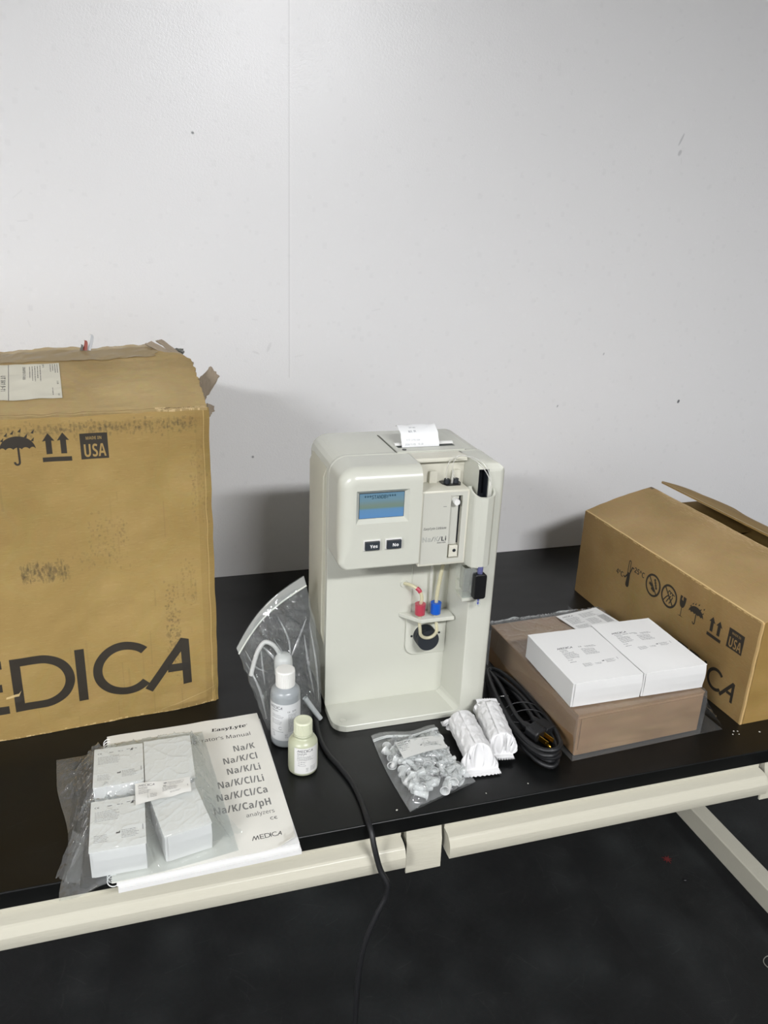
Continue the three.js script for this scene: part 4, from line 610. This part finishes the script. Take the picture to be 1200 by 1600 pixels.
// ---------------------------------------------------------------- bottles
const wrap = (r, y0, y1, a0, a1, seg = 40) => { const g = new THREE.CylinderGeometry(r, r, y1 - y0, seg, 1, true, a0, a1 - a0); g.translate(0, (y0 + y1) / 2, 0); return g; };
function ribs(r, y0, y1, n, d) { const s = new THREE.Shape(); for (let i = 0; i <= n * 4; i++) { const a = i / (n * 4) * Math.PI * 2, q = r - (i % 4 < 2 ? 0 : d); i ? s.lineTo(q * Math.cos(a), q * Math.sin(a)) : s.moveTo(q, 0); } return exXZ(s, y0, y1); }
{
  const g = thing('solution_bottle', 'tall translucent bottle with white cap and printed wraparound label', 'bottle', [-0.0215, 0, 0.5822]);
  part('bottle_body', lathe([[0, 0.0005], [0.0185, 0.0005], [0.0208, 0.002], [0.0214, 0.005], [0.0214, 0.082], [0.0205, 0.0875], [0.0175, 0.0915], [0.0135, 0.0935], [0.0125, 0.095], [0.0125, 0.112], [0, 0.112]]), P(0xb9bfc2, 0.28, { transmission: 0.45 }), g);
  part('cap', merge([ribs(0.0139, 0.0955, 0.1185, 36, 0.0003), lathe([[0.0139, 0.1183], [0.0134, 0.1198], [0.012, 0.1204], [0, 0.1204]])]), S(0xd7d7d3, 0.4), g, 'white screw cap');
  const t = canvasTex(1024, 640, (x, w, h) => { x.fillStyle = '#c8cacb'; x.fillRect(0, 0, w, h); lettering(x, 190, 86, 50, 0.15, '#44484c'); x.fillStyle = '#54585c'; x.font = 'bold 32px sans-serif'; x.fillText('EasyLyte', 230, 126); lines(x, 230, 190, 230, 3, 22, 12, ink, 100); lines(x, 230, 280, 210, 4, 22, 12, ink, 101); ce(x, 540, 130, 26, ink); lines(x, 610, 116, 90, 2, 18, 14, ink, 102); lines(x, 540, 170, 210, 16, 20, 12, ink, 103); lines(x, 230, 480, 230, 1, 20, 12, ink, 104); lines(x, 250, 510, 50, 4, 20, 12, ink, 105); lines(x, 480, 520, 60, 4, 20, 12, ink, 106); x.strokeStyle = ink; x.lineWidth = 5; x.beginPath(); x.arc(400, 420, 26, 0.6, 5.6); x.stroke(); });
  part('label', wrap(0.02155, 0.0135, 0.0740, -2.1, 1.9, 60), S(0xffffff, 0.5, { map: t }), g, 'white printed label');
}
{
  const g = thing('solution_bottle', 'short pale green translucent bottle with ribbed cap beside the manual', 'bottle', [-0.0098, 0, 0.6510]);
  part('bottle_body', lathe([[0, 0.0005], [0.0180, 0.0005], [0.0200, 0.0025], [0.0206, 0.006], [0.0206, 0.042], [0.0200, 0.047], [0.0175, 0.0515], [0.0138, 0.0540], [0.0122, 0.0555], [0.0122, 0.0575], [0.0135, 0.0585], [0.0135, 0.0600], [0.0118, 0.0605], [0.0118, 0.074], [0, 0.074]]), P(0xcdd1b6, 0.3, { transmission: 0.35 }), g);
  part('cap', merge([ribs(0.0128, 0.0612, 0.0785, 44, 0.0004), lathe([[0.0128, 0.0783], [0.0122, 0.0798], [0.011, 0.0803], [0.0085, 0.0803], [0.0082, 0.0797], [0, 0.0797]])]), P(0xdcdfc6, 0.35, { transmission: 0.2 }), g, 'pale green ribbed cap');
  const t = canvasTex(640, 760, (x, w, h) => { x.fillStyle = '#d4d4d1'; x.fillRect(0, 0, w, h); lettering(x, 80, 120, 76, 0.14, '#3a3c40'); x.fillStyle = '#3c3f44'; x.font = 'bold 54px sans-serif'; x.fillText('EasyLyte', 76, 180); x.font = '40px sans-serif'; x.fillText('REF 2118', 76, 228); lines(x, 76, 250, 440, 5, 26, 15, ink, 110); lines(x, 90, 400, 200, 3, 56, 22, ink, 111); lines(x, 290, 590, 60, 5, 24, 14, ink, 112); lines(x, 400, 560, 160, 6, 24, 14, ink, 113); });
  part('label', wrap(0.02078, 0.0060, 0.0475, -0.80, 1.0, 40), S(0xffffff, 0.5, { map: t }), g, 'white printed label');
}
// ---------------------------------------------------------------- standing zip bag with tubing behind the bottles
{
  const g = thing('zip_bag', 'clear zip bag standing upright behind the bottles with tubing inside', 'plastic bag', [0, 0, 0], 0, [-0.01, 0, 0.53]);
  const A = [-0.0800, 0.1150, 0.498], B = [0.0222, 0.2225, 0.495], C = [-0.0430, 0.0015, 0.556], D = [0.0440, 0.0015, 0.530];
  const at = (a, v, side) => {
    const p = [0, 1, 2].map((i) => lerp(lerp(A[i], B[i], a), lerp(C[i], D[i], a), v)), w = Math.sin(Math.PI * a), q = Math.sin(Math.PI * v);
    const arc = (1 - v) ** 2 * w * 0.0135; p[0] -= arc * 0.72; p[1] += arc * 0.7;
    p[0] += q * (a > 0.5 ? 0.009 * (2 * a - 1) : -0.006 * (2 * a - 1) * -1 * 0); p[0] += 0.0022 * noise2(v * 5, side) * q * (1 - w);
    const puff = side * (0.013 * w ** 0.6 * q ** 0.7), cz = w * (0.015 * crease(p[0] + p[1] * 0.5, p[1], 13, side + 5) + 0.005 * crease(p[0], p[1] * 0.7, 36, side + 8)) * smooth(v, 0.02, 0.14);
    p[2] += puff + side * cz; const lim = 0.5585 - 0.02 * smooth(p[1], 0.1, 0.16);
    if (side > 0 && p[1] < 0.13 && p[0] > -0.046 && p[0] < 0.004) p[2] = Math.min(p[2], lim - 0.0004);
    return p;
  };
  for (const s of [1, -1]) part('bag_film', sheet((a, v) => at(a, v, s), 120, 130, s < 0), film(), g);
  part('zip_band', sheet((a, v) => { const p = at(a, v * 0.062, 0); p[2] += 0.0025; return p; }, 60, 5), film(0.7, 0.2, 0xe6e8e2), g, 'milky zip band');
  const fold = (pts, w0) => part('film_fold', sheet((a, v) => { const c = new THREE.CatmullRomCurve3(pts.map(([u, q]) => new THREE.Vector3(...at(u, q, 1)))), p = c.getPoint(v), t = c.getTangent(v), nx = -t.y, ny = t.x, w = w0 * (0.35 + 0.65 * Math.sin(Math.PI * v)); return [p.x + nx * w * (a - 0.5), p.y + ny * w * (a - 0.5), p.z + 0.0008 + 0.0006 * Math.sin(Math.PI * a)]; }, 4, 24), film(0.8, 0.12), g);
  for (const [pts, w0] of [[[[0.3, 0.16], [0.42, 0.34], [0.5, 0.52]], 0.004], [[[0.32, 0.17], [0.24, 0.36], [0.2, 0.5]], 0.003], [[[0.62, 0.12], [0.66, 0.3], [0.6, 0.46]], 0.003], [[[0.92, 0.26], [0.74, 0.36], [0.6, 0.42]], 0.004], [[[0.84, 0.34], [0.82, 0.56], [0.86, 0.8]], 0.0035], [[[0.94, 0.3], [0.92, 0.6], [0.95, 0.9]], 0.003], [[[0.1, 0.1], [0.16, 0.3], [0.3, 0.42]], 0.003], [[[0.05, 0.2], [0.1, 0.5], [0.06, 0.85]], 0.004], [[[0.5, 0.2], [0.56, 0.38], [0.52, 0.6]], 0.0022]]) fold(pts, w0);
  part('zip_ridge', tube(Array.from({ length: 15 }, (_, i) => { const p = at(i / 14, 0.066, 0); p[2] += 0.003; return p; }), 0.0013, 80, 8), P(0xe6e8e0, 0.3, { transmission: 0.35 }), g);
  const c = thing('capped_tube', 'translucent capped vial with a bent milky tube inside the standing bag', 'tubing', [-0.0168, 0, 0.5405]);
  part('vial', lathe([[0, 0.0022], [0.0095, 0.0022], [0.0105, 0.004], [0.0105, 0.086], [0.0095, 0.088], [0, 0.088]], 32), film(0.6, 0.3, 0xe4e7e6), c);
  part('dome_cap', lathe([[0.0132, 0.088], [0.0136, 0.104], [0.0128, 0.113], [0.0098, 0.1185], [0, 0.1200]], 36), film(0.45, 0.35, 0xe2e5e3), c);
  part('bent_tube', tube([[-0.0475, 0.088, -0.004], [-0.041, 0.112, -0.006], [-0.0345, 0.129, -0.007], [-0.0255, 0.1385, -0.008], [-0.0155, 0.1345, -0.007], [-0.0075, 0.124, -0.005], [-0.001, 0.108, -0.002]], 0.0033, 70, 12), film(0.55, 0.3, 0xe6e8e6), c);
  single('tube_piece', tube([[0.0150, 0.042, 0.5440], [0.0260, 0.024, 0.5470], [0.0385, 0.0046, 0.5500]], 0.0040, 30, 12), film(0.55, 0.3, 0xe2e6e6), 'short milky tube piece at the foot of the standing bag', 'tubing');
}
// ---------------------------------------------------------------- bag of sample cups
{
  const g = thing('zip_bag', 'small clear zip bag full of plastic sample cups in front of the analyzer', 'plastic bag', [0, 0, 0], 0, [0.155, 0, 0.69]);
  const C = [[0.1030, 0.6055], [0.2050, 0.6060], [0.2150, 0.7395], [0.1075, 0.7735]];
  const at = (a, b) => { const p = [0, 1].map((i) => lerp(lerp(C[0][i], C[1][i], a), lerp(C[3][i], C[2][i], a), b)); p[0] += Math.sin(Math.PI * b) * (a < 0.5 ? -0.004 : -0.012 * smooth(b, 0.1, 0.75) * (1 - smooth(b, 0.72, 1))) * Math.abs(2 * a - 1); p[1] -= 0.004 * Math.sin(a * 8) * (1 - b); return p; };
  const hg = (x, z, a, b) => { const e = Math.min(a, 1 - a) * 5, m = smooth(b, 0.13, 0.30) * (1 - smooth(b, 0.9, 1.02)) * Math.min(1, e * 1.5); return 0.0018 + 0.0205 * m * (0.86 + 0.14 * noise2(x * 40, z * 40)) + 0.0062 * crease(x, z, 30, 13) * clamp(e, 0, 1) * (0.3 + m); };
  part('bag_film', sheet((a, b) => { const [x, z] = at(a, b); return [x, hg(x, z, a, b), z]; }, 120, 140), film(0.9, 0.08), g);
  part('bag_film', sheet((a, b) => { const [x, z] = at(a, b); return [x, 0.0006, z]; }, 10, 10), film(0.96, 0.1), g);
  for (const b of [0.075, 0.095]) part('zip_strip', tube(Array.from({ length: 15 }, (_, i) => { const a = i / 14, [x, z] = at(a, b); return [x, hg(x, z, a, b) + 0.0008, z]; }), 0.0010, 50, 8), P(0xe2e5e4, 0.3, { transmission: 0.45 }), g);
  const t = canvasTex(720, 360, (x, w, h) => { x.fillStyle = '#cdcecb'; x.fillRect(0, 0, w, h); lettering(x, 24, 52, 40, 0.13, '#3c3e40'); x.fillStyle = '#3c3e40'; x.font = 'bold 36px sans-serif'; x.fillText('EasyLyte', 24, 92); x.font = '20px sans-serif'; lines(x, 24, 112, 150, 3, 26, 13, ink, 120); lines(x, 24, 200, 130, 1, 22, 13, ink, 121); lines(x, 400, 44, 120, 1, 22, 14, ink, 122); factory(x, 330, 190, 34, ink); lines(x, 380, 150, 280, 4, 22, 12, ink, 123); });
  part('bag_label', sheet((a, b) => { const x = lerp(0.1225, 0.1935, a) - 0.004 * a * b, z = lerp(0.6575, 0.6985, b) - 0.008 * a * b; return [x, 0.0262 + 0.0024 * Math.sin(a * 3.1) - 0.003 * (1 - b), z]; }, 20, 10), S(0xffffff, 0.5, { map: t }), g, 'white printed label');
  const cup = lathe([[0, 0], [0.0022, 0.0002], [0.0036, 0.0012], [0.0046, 0.0120], [0.0056, 0.0200], [0.0075, 0.0202], [0.0075, 0.0212], [0.0052, 0.0210], [0.0040, 0.0125], [0.0028, 0.002], [0, 0.0014]], 20), cm = film(0.56, 0.2, 0xf4f5f4), r = rng(91);
  const first = new THREE.Mesh(cup, cm); first.scale.setScalar(0.92); first.castShadow = first.receiveShadow = true; let n = 0;
  for (let i = 0; i < 900 && n < 110; i++) {
    const a = 0.10 + 0.80 * r(), b = 0.21 + 0.74 * r(), [x, z] = at(a, b), top = hg(x, z, a, b); if (top < 0.0105) continue;
    const m = first.clone(); m.name = numbered('sample_cup'); m.userData = { label: 'small translucent plastic sample cup lying in the zip bag', category: 'sample cup', group: 'sample cups in the small bag' };
    m.rotation.set(Math.PI / 2 + (r() - 0.5) * 0.5, 0, r() * 6.28, 'YXZ'); m.rotation.y = r() * 6.28;
    const lift = 0.0078 + (n % 2) * Math.max(0, Math.min(0.008, top - 0.0165)); m.position.set(x, BY + lift, z);
    const d = new THREE.Vector3(0, 0.010, 0).applyEuler(m.rotation); m.position.sub(d); scene.add(m); n++;
  }
}
// ---------------------------------------------------------------- wrapped paper rolls
function wrappedRoll(label, p, q, r, seed, sealA, sealB) {
  const A = new THREE.Vector3(...p), B = new THREE.Vector3(...q), len = A.distanceTo(B), ang = Math.atan2(B.x - A.x, B.z - A.z);
  const g = thing('paper_roll', label, 'paper roll', [(A.x + B.x) / 2, 0, (A.z + B.z) / 2], ang, [0, 0, 0], 'wrapped rolls beside the sample cup bag');
  const nu = 104, nv = 110, zig = 26;
  const fn = (u, v) => {                                    // v along the roll, u round it
    const th = u * Math.PI * 2, z = (v - 0.5) * len, fa = 1 - smooth(v, 0.07, 0.15), fb = smooth(v, 0.84, 0.915), f = Math.max(fa, fb), seal = fa > fb ? sealA : sealB;
    const rr = r * (1 + 0.045 * noise3(Math.cos(th) * 2.4, Math.sin(th) * 2.4, v * 6 + seed) + 0.02 * noise3(Math.cos(th) * 7, Math.sin(th) * 7, v * 18 + seed) + 0.16 * f * (1 - f) * 4 * noise3(Math.cos(th) * 3.5, Math.sin(th) * 3.5, v * 14 + seed));
    const cx = Math.cos(th) * rr, cy = Math.sin(th) * rr, fx = Math.cos(th) * r * seal.w, fy = Math.sin(th) * 0.0011 + 0.0009 * Math.sin(z * 1900) * (f > 0.97 ? 1 : 0);
    const ez = (v <= 0.001 ? -1 : v >= 0.999 ? 1 : 0) * 0.0022 * (Math.abs(((u * zig) % 1) - 0.5) * 2), fold = 0.0042 * f * (1 - f) * 4 * Math.sin(th * 7 + seed + 2 * noise2(th, seed)), push = 0.005 * f * (1 - f) * 4 * noise3(Math.cos(th) * 4, Math.sin(th) * 4, seed + 9);
    return [lerp(cx, fx, f) + fold, Math.max(0.0006, lerp(cy + r * 1.02, fy + seal.y, f)) , z * (1 + (fa > fb ? sealA.l : sealB.l) * f) + ez + push];
  };
  const m = part('wrapper', sheet((u, v) => fn(1 - u, v), nu, nv), S(0xd4d4d4, 0.5), g, 'crinkled white wrapper with crimped ends');
  part('paper_core', cyl(r * 0.9, r * 0.9, [0, r * 1.02, -len * 0.27], [0, r * 1.02, len * 0.27], 32), M.paper, g);
  part('wrapper_seam', sheet((a, b) => { const v = lerp(0.16, 0.84, b), c = fn(0.27, v); return [c[0] + lerp(-0.004, 0.006, a), c[1] + 0.0007 - 0.0016 * a, c[2]]; }, 4, 30), S(0xe6e6e6, 0.5), m);
}
wrappedRoll('white wrapped paper roll lying beside the sample cup bag', [0.2385, 0, 0.6130], [0.2290, 0, 0.7290], 0.0205, 3, { w: 1.3, y: 0.010, l: 0.0 }, { w: 1.35, y: 0.0035, l: 0.02 });
wrappedRoll('white wrapped paper roll lying against the coiled power cord', [0.2895, 0, 0.6020], [0.2690, 0, 0.7150], 0.0205, 8, { w: 0.8, y: 0.032, l: 0.06 }, { w: 0.8, y: 0.008, l: -0.06 });

// ---------------------------------------------------------------- coiled power cord
{
  const g = thing('mains_lead', 'coiled black power cord with gold pronged plug beside the bagged box', 'power cord', [0, 0, 0], 0, [0.335, 0, 0.62]);
  const r = rng(5), pts = [], turns = 5;
  for (let k = 0; k < turns; k++) {
    const dx = (r() - 0.5) * 0.006, dz = (r() - 0.5) * 0.010, sc = 0.9 + 0.14 * r(), y = 0.0042 + 0.0052 * k;
    for (let i = 0; i < 16; i++) { const th = i / 16 * Math.PI * 2 - Math.PI / 2, s = (Math.sin(th) + 1) / 2, w = lerp(0.020, 0.037, s) * sc; pts.push([0.337 - 0.006 * s + dx + w * Math.cos(th), y + 0.0052 * i / 16 + 0.002 * Math.sin(th * 3 + k), 0.622 + dz + 0.116 * (0.97 + 0.04 * r()) * Math.sin(th)]); }
  }
  pts.push([0.330, 0.030, 0.560], [0.322, 0.032, 0.61], [0.3185, 0.030, 0.650], [0.3205, 0.029, 0.668]);
  part('cord', tube(pts, 0.0036, 520, 10), M.blackRubber, g);
  part('cord', tube([[0.352, 0.010, 0.535], [0.351, 0.019, 0.585], [0.3475, 0.023, 0.630], [0.3445, 0.0235, 0.655]], 0.0036, 50, 10), M.blackRubber, g);
  const placed = (geo, x, y, z, turn, tilt) => { geo.rotateX(tilt); geo.rotateY(turn); geo.translate(x, y, z); return geo; };
  const D = [0.3210, 0.0290, 0.668, 0.42, 0.10];
  const body = part('plug', placed(merge([cyl(0.0052, 0.0068, [0, 0, 0], [0, 0, 0.012], 16), exXY(rrShape(-0.0125, -0.0085, 0.0125, 0.0095, [0.006, 0.006, 0.006, 0.006]), 0.011, 0.0335, 0.0025)]), ...D), M.blackRubber, g, 'black moulded plug');
  const blade = (x) => { const s = rrShape(x - 0.0008, -0.0022, x + 0.0008, 0.0042, [0, 0, 0, 0]); return exXY(s, 0.033, 0.0505, 0.0004); };
  part('blade_prong', placed(csg(blade(-0.0055), cyl(0.0013, 0.0013, [-0.01, 0.001, 0.0465], [0, 0.001, 0.0465], 12), SUBTRACTION), ...D), M.brass, body, 'gold flat prong');
  part('blade_prong', placed(csg(blade(0.0065), cyl(0.0013, 0.0013, [0, 0.001, 0.0465], [0.02, 0.001, 0.0465], 12), SUBTRACTION), ...D), M.brass, body, 'gold flat prong');
  part('ground_prong', placed(merge([cyl(0.0024, 0.0024, [-0.001, -0.0058, 0.033], [-0.001, -0.0058, 0.0515], 14), cyl(0.0024, 0.0012, [-0.001, -0.0058, 0.0515], [-0.001, -0.0058, 0.0535], 14)]), ...D), M.brass, body, 'gold round prong');
  const E = [0.3445, 0.0235, 0.655, 0.30, 0.0];
  part('connector', placed(merge([cyl(0.005, 0.007, [0, 0, -0.002], [0, 0, 0.012], 16), exXY(poly([[-0.0115, -0.008], [0.0115, -0.008], [0.0115, 0.003], [0.0075, 0.008], [-0.0075, 0.008], [-0.0115, 0.003]]), 0.011, 0.036, 0.0015)]), ...E), M.blackRubber, g, 'black moulded socket end');
  for (const z of [0.628, 0.648]) { const a = []; for (let i = 0; i <= 20; i++) { const th = i / 20 * Math.PI * 2; a.push([0.3375 + 0.0275 * Math.cos(th), 0.0195 + 0.0185 * Math.sin(th), z + 0.006 * Math.cos(th)]); } part('twist_tie', tube(a, 0.0009, 60, 6), M.blackRubber, g); }
  part('cord_tag', slab((a, b) => [lerp(0.3175, 0.327, a), 0.026 + 0.008 * b, lerp(0.588, 0.600, b)], 2, 2, 0.0006), M.paper, g, 'white paper tag');
}
// ---------------------------------------------------------------- analyzer cable over the bench edge
single('power_cable', tube([[0.075, 0.0240, 0.386], [0.052, 0.0060, 0.388], [0.0435, 0.0040, 0.430], [0.0400, 0.0040, 0.490], [0.0325, 0.0040, 0.540], [0.0272, 0.0040, 0.600], [0.0300, 0.0040, 0.634], [0.0400, 0.0040, 0.668], [0.0480, 0.0040, 0.705], [0.0500, 0.0040, 0.745], [0.0485, 0.0042, 0.775], [0.0492, -0.0010, 0.7925], [0.0505, -0.016, 0.8030], [0.0570, -0.046, 0.8120], [0.0655, -0.066, 0.8190], [0.0640, -0.086, 0.8190], [0.0540, -0.110, 0.8190], [0.0400, -0.152, 0.8190], [0.0325, -0.200, 0.8190], [0.0295, -0.300, 0.8180], [0.0290, -0.45, 0.815], [0.030, -0.62, 0.812], [0.034, -0.72, 0.82], [0.06, -0.757, 0.86], [0.14, -0.758, 0.93]], 0.0037, 320, 12), M.blackRubber, 'black cable running from the analyzer down over the bench edge', 'cable');

// ---------------------------------------------------------------- crumbs and scraps
{
  const r = rng(33), spots = [[1136, 0.648, 0.735], [0, 0.655, 0.7285], [0, 0.661, 0.7300], [0, 0.658, 0.7370], [0, 0.694, 0.7400], [0, 0.285, 0.7600], [0, 0.2200, 0.7640], [0, 0.0920, 0.7650]];
  for (const [, x, z] of spots) { const q = new THREE.IcosahedronGeometry(0.0007 + 0.0007 * r(), 0); q.scale(1.4, 0.6, 1); q.rotateY(r() * 6); q.translate(x, 0, z); q.computeBoundingBox(); q.translate(0, -q.boundingBox.min.y, 0); single('crumb', q, S(0xb9b8ae, 0.8), 'tiny pale crumb on the black bench top', 'crumb', 'crumbs on the bench top'); }
  const f = -BY;
  const star = new THREE.Shape(); for (let i = 0; i < 16; i++) { const a = i / 16 * Math.PI * 2, q = i % 2 ? 0.004 + 0.002 * r() : 0.010 + 0.006 * r(); i ? star.lineTo(q * Math.cos(a), q * Math.sin(a)) : star.moveTo(q, 0); }
  single('red_scrap', exXZ(star, f + 0.0002, f + 0.0010).translate(1.0034, 0, 0.2773), S(0x5a1414, 0.7), 'small dark red scrap on the floor under the bench', 'scrap');
  const chip = new THREE.IcosahedronGeometry(0.007, 1); chip.scale(1.1, 0.35, 0.8); chip.translate(1.0056, f + 0.0025, 0.3461); single('black_chip', chip, M.black, 'small black chip on the floor under the bench', 'scrap');
  const loop = []; for (let i = 0; i <= 20; i++) { const a = 2.1 + i / 20 * 4.6; loop.push([1.046 + 0.022 * Math.cos(a), f + 0.0016, 0.596 + 0.017 * Math.sin(a)]); }
  single('wire_loop', tube(loop, 0.0011, 60, 8), S(0x77776f, 0.4), 'thin pale wire loop on the floor near the bench foot', 'wire');
}
renderer.render(scene, camera);
